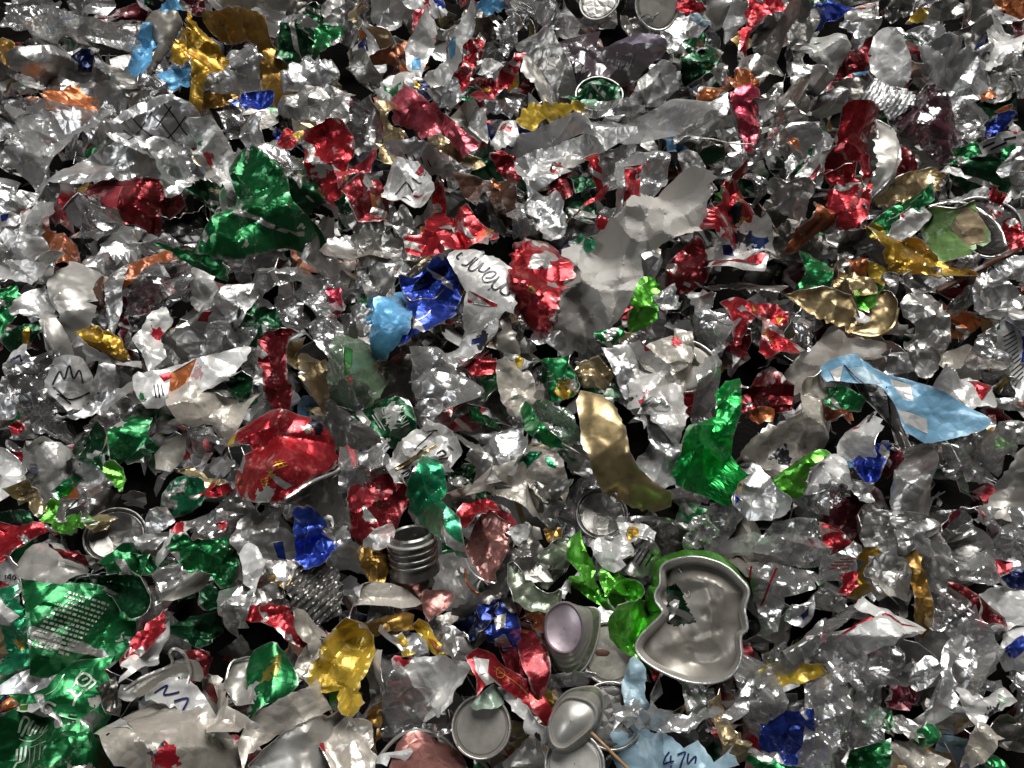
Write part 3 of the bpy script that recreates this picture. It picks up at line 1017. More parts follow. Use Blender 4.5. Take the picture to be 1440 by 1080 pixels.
film 1260,160 1330,120 1400,110 1440,160 1400,240 1300,230|L=24
crimson 1385,160 1430,140 1440,220 1400,230|L=30
greendark 1040,220 1180,280 1200,310 1100,350 1030,330|L=14
green 800,0 900,0 980,60 940,90 850,60|L=22; lm=green curl
darkred 1110,400 1160,340 1250,310 1220,370 1210,480 1220,600 1170,640 1130,560|L=32; c=0.2; a=0.8; b=red; lm=upright dark red curl|upright dark red curled shred above the red crushed can
whitewarm 745,600 830,560 950,530 1050,570 1020,660 970,750 920,760 900,700 830,710 770,680|L=26; a=0.9; lm=cream torn sheet|cream-grey torn sheet hanging beside the red crushed can
filmdark 50,480 170,450 230,430 200,540 270,620 130,660 80,590|L=22
white 200,540 240,470 340,470 400,540 350,600 290,630|L=26; a=0.7; lm=white shred with crest print|white shred printed with a black outlined crest
~ ink 1.7 :print_mark 220,540 250,500 270,530 290,490 310,530 335,500 350,540/225,550 290,600 380,560/240,580 300,615
white 30,450 80,390 130,420 140,480 60,480|L=24
~ inkblue 3 :print_mark 50,440 90,420 110,450 80,465
green -10,190 60,150 70,220 20,290 -10,300|L=16
greendark 40,330 100,300 150,300 110,380 30,370|L=16
+ gold 90,320 120,300 140,370 100,360
alu 260,680 400,600 560,540 640,560 500,620 380,660|L=18; a=0.6; lm=flat silver blade|flat silver blade-shaped shred lying over dark gaps
green 430,770 550,670 620,690 590,790 500,850 440,860|L=24; a=0.7; c=0.2; lm=smooth green curved shred|smooth glossy green curved shred over the dark gap
greendark 300,830 420,750 440,850 350,870|L=16
white 120,830 160,745 230,790 290,830 340,890 250,950 200,1000 130,930|L=26; a=1.3; lm=crumpled white foil|crumpled white foil shred beside a green curved shred
white 330,920 400,840 430,860 430,930 360,980|L=24
lime 460,900 500,880 520,970 550,1000 480,960|L=22|thin lime-green sliver beside crumpled white foil
green 240,980 320,910 330,960 260,1010|L=24
lime 190,1080 230,1030 340,1040 320,1110 240,1130|L=22
white 0,850 70,880 95,950 40,1000 -10,1020|L=26
champagne 40,990 120,960 190,1060 150,1080 80,1030|L=22; b=yellow
red 0,810 50,790 95,850 40,860 0,840|L=18
red 40,720 80,695 105,730 60,750|L=18
dust 660,830 720,790 780,770 770,830 720,900 670,890|L=8; a=0.3; j=0.4; name=dry_leaf; cat=leaf; b=dust; lm=grey dusty leaf|grey dusty leaf lying flat in the dark gap
film 730,720 900,730 920,780 830,770 760,750|L=14
champagne 770,910 800,890 860,920 950,950 860,950|L=20
emerald 700,1010 750,950 830,950 850,1020 780,1070 700,1085|L=20; D=5; lm=round emerald shred|rounded emerald-green shred near the foot of the red crushed can
red 840,990 930,950 980,990 900,1010|L=24
film 320,1030 400,970 470,960 400,1020|L=20
alu 340,1060 430,1000 500,1010 480,1060 400,1090|L=20
alu 60,760 110,700 120,780|L=10
filmdark 600,60 700,40 800,100 800,200 640,230|L=6
filmdark 1180,180 1260,190 1250,280 1120,240|L=10
greendark 950,520 1020,500 1060,570 1010,600|L=12
alu 1020,430 1100,410 1110,520 1040,500|L=12
film 1300,290 1390,250 1430,330 1360,380|L=16
rust 520,100 590,10 700,-10 700,20 610,60 545,160|L=18
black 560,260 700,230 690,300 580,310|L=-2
alu 860,860 980,870 990,920 900,910|L=4
alu 0,560 60,540 70,640 0,700|L=14
film 150,640 260,690 240,760 160,740|L=6
alu 500,560 560,640 500,690|L=2
@310 560 7.2
red 20,430 130,320 330,200 500,115 780,150 1000,220 1100,350 1130,500 1240,530 1000,760 780,960 690,1070 400,1070 250,1010 140,840 170,680 230,540 330,510 300,450 100,460|L=44; a=1.0; f=1.3; D=7; n=1900; t=0.05; g=1.06; name=crushed_can; cat=can; b=alu; lm=red crushed can; j=0.4|crushed red can end with gold characters and a silver rim
+ yellow 20,430 60,360 260,250 130,330 110,460
~ inkgold 1.2 600,720 650,790/580,750 690,700/600,775 700,730/630,800 720,755/640,700 690,780
~ inkgold 1.1 510,810 590,870/530,860 600,810/550,885 610,850/540,800 570,880
~ inkgold 1.0 450,880 470,940/450,890 530,880/460,935 540,930/500,870 520,960/480,910 530,905
o rim 2.6 690,1075 850,950 1050,790 1200,640 1300,495
@500 340 6
sky 160,480 300,440 310,390 385,340 400,440 450,560 465,680 430,780 250,890 150,870 120,760 180,620|L=50; a=0.7; t=0.05; n=720; lm=sky-blue scuffed shred; b=white|sky-blue scuffed shred with torn white edges beside a dark blue one
sky 100,560 170,520 190,640 150,720 115,700|L=34
blue 400,340 500,330 600,240 700,180 780,200 850,330 850,480 830,600 700,720 600,800 560,780 400,870 440,780 470,680 440,500|L=38; a=1.1; n=1000; t=0.05; b=navy; lm=cracked dark blue shred|cracked dark blue crumpled shred behind the sky-blue shred
+ navy 500,340 600,240 760,190 780,260 640,310 470,450
~ champagne 1.4 :crack_line 430,470 480,520 560,500 640,460 740,370/450,790 520,720 600,660 640,600
champagne 400,340 480,230 600,150 740,100 700,150 560,190 470,280|L=28; c=0.2
white 790,120 850,60 1000,60 1170,130 1320,250 1310,600 1240,580 1130,680 1000,750 920,800 920,560 950,430 900,340 830,200|L=46; a=0.25; c=0.12; n=1500; t=0.06; sh=30; lm=white can with black script|white can wall with black script letters and a red wedge
+ red 955,420 1200,540 1190,560 945,520
~ ink 2.6 895,58 850,100 868,130/1015,112 940,190 892,182/1035,125 955,215 990,248 1080,172 1040,236 1078,258 1135,212/1095,312 1145,312 1185,275 1160,252 1100,272 1072,320 1100,358 1170,340 1212,308/1215,300 1152,388 1182,420 1240,382 1272,360/1275,358 1222,430 1268,468 1305,440
smooth 1130,680 1240,590 1290,700 1340,860 1260,880 1180,840 1150,750|L=30; c=0.2; a=0.5
white 870,890 960,780 1130,690 1155,830 1040,930 900,1000 760,960|L=34; a=0.6; lm=white lip
+ inkblue 980,820 1080,800 1060,860 970,860
alu 100,200 200,80 300,60 440,180 430,320 340,320 200,450 120,420|L=28; a=1.6; lm=crumpled silver lump|crumpled warm-silver lump beside the sky-blue scuffed shred
alu 0,600 60,560 120,600 140,700 80,770 0,750|L=36; D=5
alu -20,50 90,40 130,130 60,180|L=24; a=1.4
alu -10,230 60,250 100,340 20,380|L=22
filmdark 1310,560 1400,560 1430,700 1390,860 1330,700|L=18
alu 850,480 930,500 920,700 850,720|L=14
alu 480,790 560,760 550,1000 490,980|L=14
@480 360 3
filmgreen 0,380 130,390 180,470 120,600 40,630 -20,560|L=26; lm=green tinted film patch
+ lime 10,400 50,400 40,500 15,540
filmwhite 300,400 420,390 560,440 590,560 520,620 400,640 340,540|L=30; n=900; lm=milky film sheet|milky film sheet with wavy white edges near a small red fleck
red 510,450 640,430 650,480 560,500|L=34|small red fleck on the milky film sheet
green 590,480 680,520 640,620 610,560|L=26
green 840,480 930,440 960,560 890,600|L=26
~ inkpale 1.2 :print_mark 860,500 900,490/865,520 910,508/870,540 915,530
whitewarm 680,480 780,500 800,600 740,650 690,600|L=32; a=1.2
white 700,430 780,420 800,460 740,480|L=34
+ yellow 730,430 765,425 760,470 735,470
champagne 1000,470 1080,440 1130,480 1110,540 1030,540|L=28; D=5
bronze 985,600 1005,545 1100,570 1165,640 1195,720 1215,830 1255,895 1320,950 1410,1005 1405,1060 1330,1085 1230,1065 1100,1000 1060,930 1045,880 1010,790 1000,690|L=44; a=0.4; c=0.12; n=1200; t=0.1; g=0.98; b=bronze; j=0.8; lm=long bronze strip|long curved bronze strip bending round a dark gap
white 1160,400 1260,380 1380,480 1440,560 1430,700 1400,790 1330,720 1250,640 1190,520|L=36; a=1.1; f=2.0; n=1400; t=0.1; lm=bulky silver-white can body|bulky crumpled silver-white can body leaning on the bright green foil
alu 1140,420 1200,430 1260,600 1250,650 1200,600 1160,500|L=28; a=0.7
alu 1250,610 1330,640 1400,760 1430,850 1380,860 1300,720|L=30; a=1.3
white 1260,880 1330,800 1400,860 1400,940 1290,930|L=28; lm=white flap
emerald 280,1000 310,930 350,850 390,855 430,900 440,1000 420,1040 490,1110 500,1180 400,1170 300,1080|L=42; a=1.2; n=1000; t=0.1; b=emerald; lm=emerald peaked shred|emerald-green peaked shred with bright folds
darkred 50,1000 170,945 250,960 240,1080 200,1170 90,1200 60,1130|L=24; a=0.8; lm=dark red pouch; b=red|dark red pouch-shaped shred beside the emerald peaked shred
film 0,840 140,820 205,880 210,940 100,970 0,990|L=26; n=800
alu 580,780 640,750 720,760 760,800 760,880 660,900 640,830|L=26; a=1.0
whitewarm 690,940 800,820 880,830 910,870 920,930 860,960 760,920|L=28; lm=emerald-striped white shred|white shred with emerald-green bands
+ emerald 690,940 800,820 850,825 780,900 740,925
+ emerald 860,850 900,850 905,900 870,890
green 740,680 780,620 840,700 900,760 940,840 880,800 800,740|L=34; b=white; lm=green streak shred|long green streak-shaped shred pointing toward the bronze strip
alu 670,720 740,650 790,690 720,760|L=26
whitewarm 590,980 680,940 830,960 850,1000 790,1060 700,1000|L=26; a=1.3
greendark 440,930 560,920 590,1020 500,1000|L=16
whitewarm 450,1000 540,980 570,1050 500,1080|L=22
filmgreen 840,640 960,680 980,800 930,830|L=22
lime 1220,200 1270,110 1310,110 1330,230 1290,280 1240,280|L=26; a=0.9; lm=green leaf-like shred|lone bright green leaf-like shred beside the frosted sheet
alu 1330,170 1400,140 1420,200 1360,220|L=20
green 1090,320 1170,320 1140,360|L=20
alu 790,320 850,310 930,350 900,380 820,370|L=18; a=1.5
alu 960,830 1040,820 1080,890 1000,910|L=14
aludark 840,960 920,950 960,980 880,1030 800,1060|L=20
filmdark 1100,400 1180,340 1290,280 1300,330 1200,390|L=12
alu 400,180 480,200 470,260|L=10
aludark 640,560 760,660 700,690 600,640|L=12
whitewarm 1290,420 1400,370 1450,440 1440,560 1330,500|L=26
@480 540 6
greendark 110,240 250,180 350,150 540,160 600,350 580,420 440,500 360,460 250,350 150,280|L=24; a=0.4; c=0.1; n=900; lm=dark green lettered shred|dark green can wall with pale slanting letters
~ inkpale 1.3 370,200 345,215 360,260 395,245 385,225/380,290 430,275/380,290 385,310/395,330 440,315 450,345/455,365 430,380 470,375
~ inkpale 1.6 :print_stripe 260,250 340,380/280,240 370,390
~ inkpale 1.2 450,200 470,240 510,225/470,270 530,250/490,310 550,285 500,350 560,330/500,375 570,350
white 410,640 450,540 620,400 740,340 830,370 900,420 960,480 985,570 900,700 800,640 640,680 530,850 480,750|L=34; a=1.2; n=1000; lm=black-printed crumpled can|crumpled white can piece with black print and a tan strip
+ champagne 480,715 780,510 810,530 500,740
~ ink 2.2 :print_mark 640,560 700,450 760,400/660,600 720,520/820,590 850,560 880,590 840,620/840,640 900,620/880,520 930,560/540,760 600,720 580,800/560,780 620,690/700,400 800,390
alu 870,330 930,340 1080,480 1250,620 1290,680 1230,780 1160,760 1060,560 950,480|L=32; a=0.8; c=0.3; lm=silver rolled tube|silver rolled tube of foil lying beside the black-printed can
green 1020,690 1080,670 1140,720 1060,760|L=26
alu 660,180 810,160 800,260 720,330 690,290|L=28; a=1.5
green 1120,270 1250,260 1350,350 1250,350|L=20
@960 360 3
green 500,0 600,0 610,120 540,150 430,140 490,110 520,60|L=24; b=green; lm=cupped green shred|cupped green shred beside the bronze can ends
bronze 460,170 590,150 690,180 730,280 680,310 560,250|L=26; D=-6; a=0.4; b=bronze; lm=bronze dish|bronze dished can piece with a white triangle on it
bronze 740,290 800,180 860,150 900,210 880,310 790,340 730,330|L=26; D=-7; a=0.3; b=bronze; s=1|bronze rounded can end with a ringed rim beside bronze dish
o bronze 2.0 690,335 790,352 880,315 908,230
bronze 640,110 700,80 770,100 790,140 700,160|L=22; b=bronze
white 690,190 780,260 740,270|L=36; a=0.4
lime 720,160 790,130 820,150 780,230 750,210|L=38; a=0.4|small lime-green triangle lying on the bronze can ends
alu 920,220 1010,160 1070,190 1110,260 1110,380 1060,480 1000,460 940,370 990,330|L=30; a=1.3; n=900; lm=grey silver hunk|large grey-silver folded hunk beside a deep dark gap
alu 1230,160 1300,80 1360,110 1430,170 1400,230 1350,250 1330,310 1280,270|L=30; a=1.6; n=800; lm=shiny wrinkled foil|shiny wrinkled silver foil at the end of the brown stick
blue 1370,310 1450,285 1450,440 1400,390|L=30; lm=blue barcode shred|royal blue shred beside the barcode strip
white 1310,340 1365,310 1450,420 1450,530 1390,600 1390,470|L=28; a=0.3; c=0.1; lm=barcode strip|white strip printed with a dark barcode
~ ink 1.4 :barcode 1330,350 1375,325/1340,365 1385,340/1350,382 1395,352/1358,400 1405,366/1366,418 1415,382/1374,436 1424,396/1380,454 1432,412/1384,472 1438,428/1388,492 1444,446/1390,512 1446,466/1392,532 1446,486/1393,552 1446,504
film 1220,450 1260,370 1310,350 1370,470 1390,590 1340,560 1280,480|L=24
+ navy 1270,470 1300,470 1370,570 1340,560
+ yellow 1300,465 1330,480 1380,580 1360,570
red 180,190 260,165 330,180 380,200 440,230 440,280 400,300 460,340 490,400 430,420 340,440 320,400 330,300 290,300 230,390 220,290|L=34; a=1.6; n=1000; b=red; lm=twisted red and yellow shred|twisted dark red shred with yellow flecks beside clear film
+ yellow 290,190 310,240 290,260
+ yellow 400,240 430,250 405,285
film 60,340 90,240 150,200 200,230 200,300 160,390 70,390|L=26
filmwhite 70,660 60,500 230,300 270,310 140,440 150,600 100,680|L=32; lm=milky twisted film|milky twisted film column beside bright green film
frostgrey 500,420 570,360 610,300 650,290 700,370 830,390 790,440 640,480 660,540 540,560 420,560|L=24; a=0.6; n=1000; name=plastic_scrap; cat=plastic scrap; lm=grey frosted flake|grey frosted plastic flake behind the blue and white label
black 750,560 900,530 960,640 990,760 880,700|L=4|black film folded under the blue and white label
brightgreen 140,560 190,490 250,485 255,650 215,760 215,880 140,1000 -10,975 -60,920 -10,840 10,740 90,700 140,680|L=46; a=1.3; f=2.2; g=0.98; n=2000; t=0.06; b=green; lm=bright green film|bright green crinkled foil curling below the milky twisted film
darkred 250,580 330,540 440,560 430,640 330,650 260,650|L=18; a=1.4
orange 260,660 380,650 380,690 320,700|L=22; b=white
whitewarm 330,740 450,690 500,580 560,545 610,560 610,660 630,720 610,820 520,830 430,900 400,950 260,860|L=32; a=1.1; f=1.8; n=1400; lm=large cream foil|large cream-white wrinkled foil beside a lime shred
green 600,560 680,560 760,600 730,640 640,640 600,610|L=28; c=0.2; b=alu|green curled lip of can beside the large cream foil
rust 640,640 720,640 700,690 630,680|L=18
lime 375,960 480,880 570,825 610,840 530,900 510,990 430,1010|L=38; a=0.8; lm=flat lime shred|flat lime-green shred resting on the large cream foil
white 680,840 700,690 800,680 840,760 830,800 720,830|L=28; a=0.6
white 530,960 610,850 660,860 670,940 560,980|L=26
blue 720,870 790,820 860,790 840,880 790,945 740,910|L=32; b=blue; lm=small blue crumpled shred|small shiny blue crumpled shred between white scraps
maroon 850,880 930,790 920,860 870,920|L=22
alu 900,920 930,780 970,760 1040,790 1065,880 1040,960 1030,1090 890,1090|L=32; a=0.9; n=800; lm=tall pale silver shred|tall pale silver shred with long soft folds
white 1060,580 1110,490 1220,500 1300,560 1270,640 1190,640 1120,570|L=28; a=1.5; lm=white shred with red patches|white crumpled shred with red patches at the label tip
+ red 1220,500 1320,530 1270,600 1240,560
red 1260,720 1300,660 1315,690 1310,780 1270,800|L=32; lm=red tab|narrow red tab hanging from the white shred with patches
film 1110,830 1200,760 1320,780 1400,830 1300,930 1200,940 1110,900|L=26; j=3; a=1.6; lm=shaggy clear film|shaggy ragged clear film below the red tab
lime 1310,720 1340,760 1400,790 1330,790|L=28
alu 1350,700 1450,690 1450,760 1370,770|L=26
smooth 1250,1090 1320,980 1400,860 1450,820 1450,1090|L=28; a=0.5; lm=broad grey sheet|broad smooth grey sheet beside the shaggy clear film
alu 190,930 240,870 300,920 390,1000 440,1080 300,1080 230,1000|L=24; a=0.9
+ tan 220,920 260,940 250,1020 215,980
+ blue 230,1000 270,1040 270,1070 245,1060
alu 1300,610 1450,600 1450,650 1330,640|L=26; c=0.2
orange 1400,622 1450,617 1450,645|L=32
whitewarm -10,370 40,380 60,460 40,540 -20,540|L=26
aludark 130,100 260,110 400,120 360,170 200,150|L=22; a=0.6
white 40,170 120,160 150,200 70,240|L=24
filmdark 450,230 540,290 560,370 500,420|L=18
film 0,820 20,830 30,760|L=20
filmdark 550,1000 700,940 710,980 600,1070|L=24
alu 480,1040 580,980 600,1080|L=22
alu 700,960 790,960 800,1040 740,1020|L=24
alu 1160,0 1290,10 1280,40 1200,50|L=20
filmdark 1100,230 1210,220 1240,140 1200,130|L=14
alu 640,20 720,10 700,90 650,90|L=20; a=1.4
orange 700,20 760,20 780,60 720,60|L=22
alu 850,80 900,90 890,150 850,130|L=26
yellow 790,40 850,60 840,120 800,110|L=24; b=gold
alu 970,90 1050,70 1140,100 1030,150|L=24; a=1.6
@1160 470 5.143
labelblue 40,260 240,160 310,170 470,310 620,350 780,420 920,480 1080,570 1110,640 1000,690 760,740 640,700 570,660 530,540 470,440 400,370 270,350 110,350 80,350|L=48; a=0.4; f=1.0; c=0.0; n=1500; t=0.02; g=1.14; j=0.35; name=paper_label; cat=label; b=white; lm=blue and white label|blue and white folded label lying across the heap
+ white 40,260 140,215 110,350 80,345
+ white 470,320 620,370 635,495 560,470 500,380
+ white 520,545 740,610 755,710 580,650
+ paleblue 160,235 300,200 430,350 280,365
~ navy 1.6 :print_line 140,215 270,330 300,350
@0 720 3
red 0,100 70,70 200,65 240,100 160,110 60,170 -10,230|L=36; a=0.9; lm=red curved wall|pale-streaked red can wall curling over the smooth grey shell
smooth 60,200 130,120 230,115 290,170 365,230 310,310 200,320 90,290|L=30; D=6; a=0.5; j=0.4; s=1; n=900; lm=smooth grey shell|smooth grey inside of a can beside a red curved wall
white 0,220 60,205 100,300 0,290|L=32; a=0.3
~ ink 1.6 20,265 25,285/40,262 32,278 48,278/45,262 47,290/60,265 56,278 66,284 72,270 62,264
red 0,290 80,320 20,350 -10,340|L=28
@0 780 6
green 190,270 280,260 460,290 620,280 800,280 950,360 1080,520 1080,620 1040,800 900,880 620,880 540,970 290,970 250,700 270,560 200,450|L=40; a=0.6; f=1.6; c=0.16; n=1900; t=0.08; b=alu; lm=green can wall with fine print|large green can wall covered with rows of fine pale print
emerald -10,330 130,290 180,440 260,560 270,900 200,960 -10,980|L=32; a=1.1; n=800; lm=green shred with white patch|green shred with a torn white patch beside the fine print
+ white -10,480 60,380 180,520 100,600 -10,590
greendark 590,270 700,190 900,170 1150,150 1260,240 1340,400 1300,510 1180,530 1050,420 950,330 820,270|L=22; a=0.3; D=-14; n=900; s=1; b=green; lm=dark green hollow cup|dark green hollow cup-shaped can piece
o rim 0.8 600,262 700,192 900,172 1150,152 1260,240 1340,400 1300,508
green 920,80 1000,0 1200,20 1180,150 1010,150 960,110|L=28; a=1.4; lm=small green crumple
@0 900 6
green -10,380 270,240 560,240 700,180 900,160 830,270 880,350 850,440 760,540 640,650 500,620 270,560 150,500 -10,560|L=38; a=0.6; n=1300; lm=green shred with white letters|green shred with bold white letters and a bare silver end
+ alu -10,380 270,240 520,250 400,400 250,460 -10,460
~ inkpale 2.4 690,280 640,340 700,390 770,330 730,285 690,280/600,420 650,480 700,420/650,480 620,560/570,430 640,440/780,330 800,360 720,430/380,560 420,530 480,560/690,340 740,320
~ inkpale 0.9 :print_line 400,470 480,420 540,300 600,240/620,400 660,300 690,250
white 170,540 270,550 540,630 440,620 230,595|L=46; a=0.5
+ lime 160,530 240,540 230,590 170,580
navy -10,430 80,410 150,480 170,540 80,600 -10,620|L=44; D=9; lm=blue and orange ball|crushed navy and orange ball-shaped shred
+ orange 100,470 160,500 165,545 80,595 -10,615 20,540
green -10,700 180,600 400,640 560,660 700,720 800,850 920,960 950,1090 -10,1090|L=34; a=1.0; f=1.7; n=1900; lm=large green can with pale figures|large green crumpled can with pale curved figures printed on it
~ inkpale 2.2 150,760 200,640 240,660 170,780/220,760 270,650 300,660 240,770/280,760 330,660/330,760 360,670 400,700 350,770/130,870 120,960/170,860 150,970 120,990 90,1070/210,850 190,960 140,980
~ inkpale 1.0 :print_line 240,880 240,1060/290,880 280,1060/340,880 335,1040/240,870 390,870/150,800 280,820 400,760
@0 720 3
whitewarm 345,840 400,790 530,790 580,770 720,760 850,850 940,960 950,1040 900,1090 560,1090 520,990 420,940|L=42; a=1.0; f=1.7; n=1800; lm=large cream torn can|large cream-white torn can piece with a bright folded lip
+ white 345,840 400,800 480,850 560,900 640,970 520,950 400,900
white 590,780 700,700 820,750 890,860 925,930 850,920 760,830|L=36; a=0.35; lm=grey shred with dark script|grey-white shred with dark script strokes behind the cream can
~ inkblue 2.6 640,760 700,730 690,770 760,760/740,800 800,790 780,850 850,830/800,880 850,850 840,900 900,900
smooth 560,740 740,650 790,660 790,720 700,700 600,770|L=30; a=0.3
o rim 2.0 548,742 620,692 730,642 735,590 760,572 790,600 798,660 790,725
red 520,610 560,540 630,470 690,430 690,500 640,560 530,640|L=32; a=0.7; lm=red and white wedge|red and white wedge-shaped shred with a small diamond mark
~ rim 1.2 :print_mark 535,590 550,570 545,610 530,615 535,590
white 530,640 640,560 690,490 720,560 630,640 530,690|L=28; a=0.6
darkred 800,590 900,620 930,650 870,690 800,700|L=18
green 1060,620 1130,580 1180,590 1230,720 1120,800 1060,840|L=34; a=0.4; c=0.12; lm=smooth dark green panel; b=alu|smooth dark green panel set in a curved silver rim
smooth 960,740 1000,650 1060,620 1060,800 1000,790|L=26; a=0.3; D=-5
o rim 1.6 955,725 975,660 1030,618 1075,606
whitewarm 815,710 890,690 940,740 1000,830 1070,880 950,920 870,830|L=36; a=1.0
+ pink 840,720 900,730 920,790 870,790
whitewarm 1040,960 1080,880 1180,810 1330,750 1400,830 1320,870 1180,940 1080,1000 1060,1060|L=38; a=0.6; c=0.15; lm=pale folded can rim|pale folded can wall curving round a silver hollow
smooth 1110,1090 1200,950 1340,880 1450,860 1500,960 1480,1090|L=26; D=-10; a=0.5; lm=silver hollow|silver hollow of a crushed can under the pale folded wall
green 720,160 760,110 840,130 950,120 990,200 980,260 920,310 870,250 800,250|L=30; a=1.6; n=800; lm=crinkled green foil|crinkled green foil shred above the dark gap
green 460,200 520,160 640,170 680,210 600,240 490,240|L=32; a=1.3
film 600,240 680,210 770,270 710,340 680,390 640,290|L=28
smooth 700,340 770,280 860,270 840,320 740,360|L=30; a=0.4
alu 1010,160 1020,60 1080,10 1160,50 1250,130 1240,240 1200,330 1150,240 1080,240|L=32; a=1.2; n=900; lm=silver shred with blue bits|large silver shred with small blue printed bits
+ blue 1150,130 1190,120 1190,180 1160,180
white 1020,160 1050,150 1090,230 1070,350 1040,280|L=38
blue 1250,40 1310,20 1370,50 1420,140 1370,210 1290,230 1250,180|L=38; a=1.6; b=blue; n=800; lm=crumpled royal blue ball|crumpled royal blue ball of foil with white scuffs
aludark 1220,330 1260,240 1340,220 1430,250 1430,420 1330,470 1250,420|L=28; p=3.2; a=0.4; b=aludark; lm=pleated grey foil; n=900|grey pleated foil with fine vertical ribs
red 1020,460 1100,405 1200,410 1250,440 1280,490 1330,560 1250,560 1160,490 1080,470|L=32; c=0.22; a=0.6; lm=red arched strip|red arched strip bridging a deep dark gap
whitewarm 1270,460 1310,440 1390,530 1420,590 1350,600 1290,540|L=36; a=0.7
red 1380,510 1440,540 1430,560 1400,560|L=30
alu 930,350 1000,330 1060,370 1040,430 1000,520 970,500 940,430|L=34; a=1.4; lm=dangling silver tongue|silver tongue-shaped shred dangling into the dark gap
alu 1060,250 1200,330 1180,400 1080,380 1050,300|L=26; a=1.4
yellow 1440,500 1480,490 1500,560 1540,620 1530,680 1500,740 1530,780 1480,830 1440,820 1420,740 1340,750 1310,690 1360,620|L=40; a=1.5; b=gold; lm=golden yellow crumple|golden-yellow crumpled foil among cream scraps
whitewarm 1230,690 1300,580 1340,610 1320,660 1240,720|L=36
champagne 370,30 450,10 480,30 420,70 380,60|L=24
lime 220,30 360,20 350,60 240,70|L=26
white 690,130 820,20 830,40 710,150|L=30; a=0.3
alu 620,60 650,0 720,0 740,30 640,90|L=26
film 830,30 920,0 980,40 960,110 850,120|L=24
red 920,50 960,45 970,80 930,80|L=30
alu 500,130 600,100 690,90 640,150 530,160|L=22; a=0.6
greendark 0,30 100,0 220,40 200,80 90,50|L=18
darkred 260,140 340,180 420,220 380,230 300,190|L=22
greendark 760,480 900,450 950,480 840,560|L=6
greendark 860,330 940,310 930,380 870,400|L=16
aludark 420,740 480,710 500,800 450,790|L=26; a=1.5
@480 720 3
darkred 740,440 800,480 860,570 880,680 850,760 820,770 760,640 750,560|L=34; c=0.12; a=0.3; j=0.4; b=red; lm=dark red curved wall; s=1|dark red smooth curved can wall beside the oval cup
+ rust 745,440 800,485 790,495 748,470
red 550,620 590,590 660,610 740,680 830,760 870,830 860,890 800,840 720,770 650,720 600,740 565,780 575,700|L=44; a=0.5; n=1000; b=white; j=0.4; lm=red folded can strip|folded red can strip with a white patch and gold emblem
+ white 560,610 630,620 610,680 570,690
~ inkgold 0.8 :emblem 650,670 670,655 690,675 675,700 650,695 650,670/660,680 680,680
~ inkgold 0.7 :print_line 640,650 730,720 830,800
darkred 690,590 740,570 770,640 820,760 790,740 720,670|L=30
white 650,730 700,740 760,820 850,900 850,960 800,940 740,850|L=34; a=0.5; lm=white strip under red|white strip running beneath the red folded can strip
mint 580,790 640,740 690,790 650,820 590,825|L=40; a=0.4|small pale mint tab resting on a round can end
blue 590,420 640,380 720,370 745,500 740,560 690,570 620,520|L=38; a=1.3; b=blue; lm=blue shred with silver patch|crumpled blue shred with silver and pink patch
+ alu 640,440 700,430 690,480 650,490
+ alu 640,530 690,510 720,570 660,575
navy 470,480 560,440 640,410 620,480 530,540 480,530|L=28
alu 400,510 450,480 520,530 590,540 570,600 480,590 430,560|L=28; a=1.2
yellow 330,520 370,500 430,570 500,620 520,650 450,640 390,590|L=40; a=0.5; lm=yellow strip with green end|yellow curled strip turning red and green at its end
+ orange 360,530 390,540 430,590 410,600
+ emerald 450,610 525,650 500,655 440,630
white 300,650 420,630 530,650 480,740 470,800 420,860 340,780 290,700|L=34; a=1.3; n=900; lm=fanned white foil|fanned white foil shred below the yellow curled strip
film 150,600 260,640 300,700 330,800 250,880 180,870 190,720|L=30
whitewarm 100,640 180,640 200,740 150,830 130,960 110,1000 100,830|L=36; a=0.9
goldbrown 120,850 160,830 160,930 120,990|L=32
goldbrown 90,470 250,430 310,440 290,490 110,520|L=26; lm=tan foil strip|brownish gold foil strip below a threaded metal neck
yellow 230,530 260,520 300,590 260,600|L=34
alu 250,540 320,530 350,620 300,640|L=26; a=1.5
whitewarm 30,410 140,330 180,330 170,390 80,430 70,520 40,500|L=34; lm=cream pointed shred
goldbrown 80,170 130,150 190,120 200,200 170,290 110,280|L=30; b=gold; lm=amber gold shred|amber gold shred with a white cap beside the threaded neck
white 105,130 180,60 200,100 160,150|L=38
gold 150,300 210,310 200,345 150,335|L=26
rose 225,290 290,270 350,330 340,390 260,400 230,350|L=18; a=0.5
rose 360,350 440,350 445,390 380,430|L=20; a=0.3
rose 520,140 560,60 620,10 700,60 700,160 650,250 660,290 600,270 560,210|L=34; D=-6; a=0.5; b=alu; n=900; lm=rose can interior|rose-tinted inside of a torn can with a round rim
o rim 1.4 500,130 515,190 550,250 600,288 655,305
red 500,40 520,-20 600,-50 650,-10 640,40 600,10 560,60|L=40; a=0.9; b=red; lm=red torn lip|glossy red torn lip over the rose can interior
redpale 640,-10 700,0 720,70 700,90 680,40|L=40
aludark 650,240 720,150 780,90 830,170 830,240 760,270 690,310 660,310|L=34; a=0.9; lm=grey folded wrap
sage 720,290 740,230 800,300 860,340 910,330 890,390 830,405 760,380|L=32; D=-6; a=0.3; lm=grey-green lip|smooth grey-green curled lip below the grey folded wrap
sage 840,200 900,130 945,140 940,230 880,300 830,260|L=28; a=1.2
white 700,80 760,60 770,110 720,140|L=38; a=1.2
goldbrown 860,80 930,70 920,120 880,120|L=30
white 920,330 970,270 975,290 940,350|L=26
alu 870,700 960,680 1040,690 1000,730 890,740|L=20
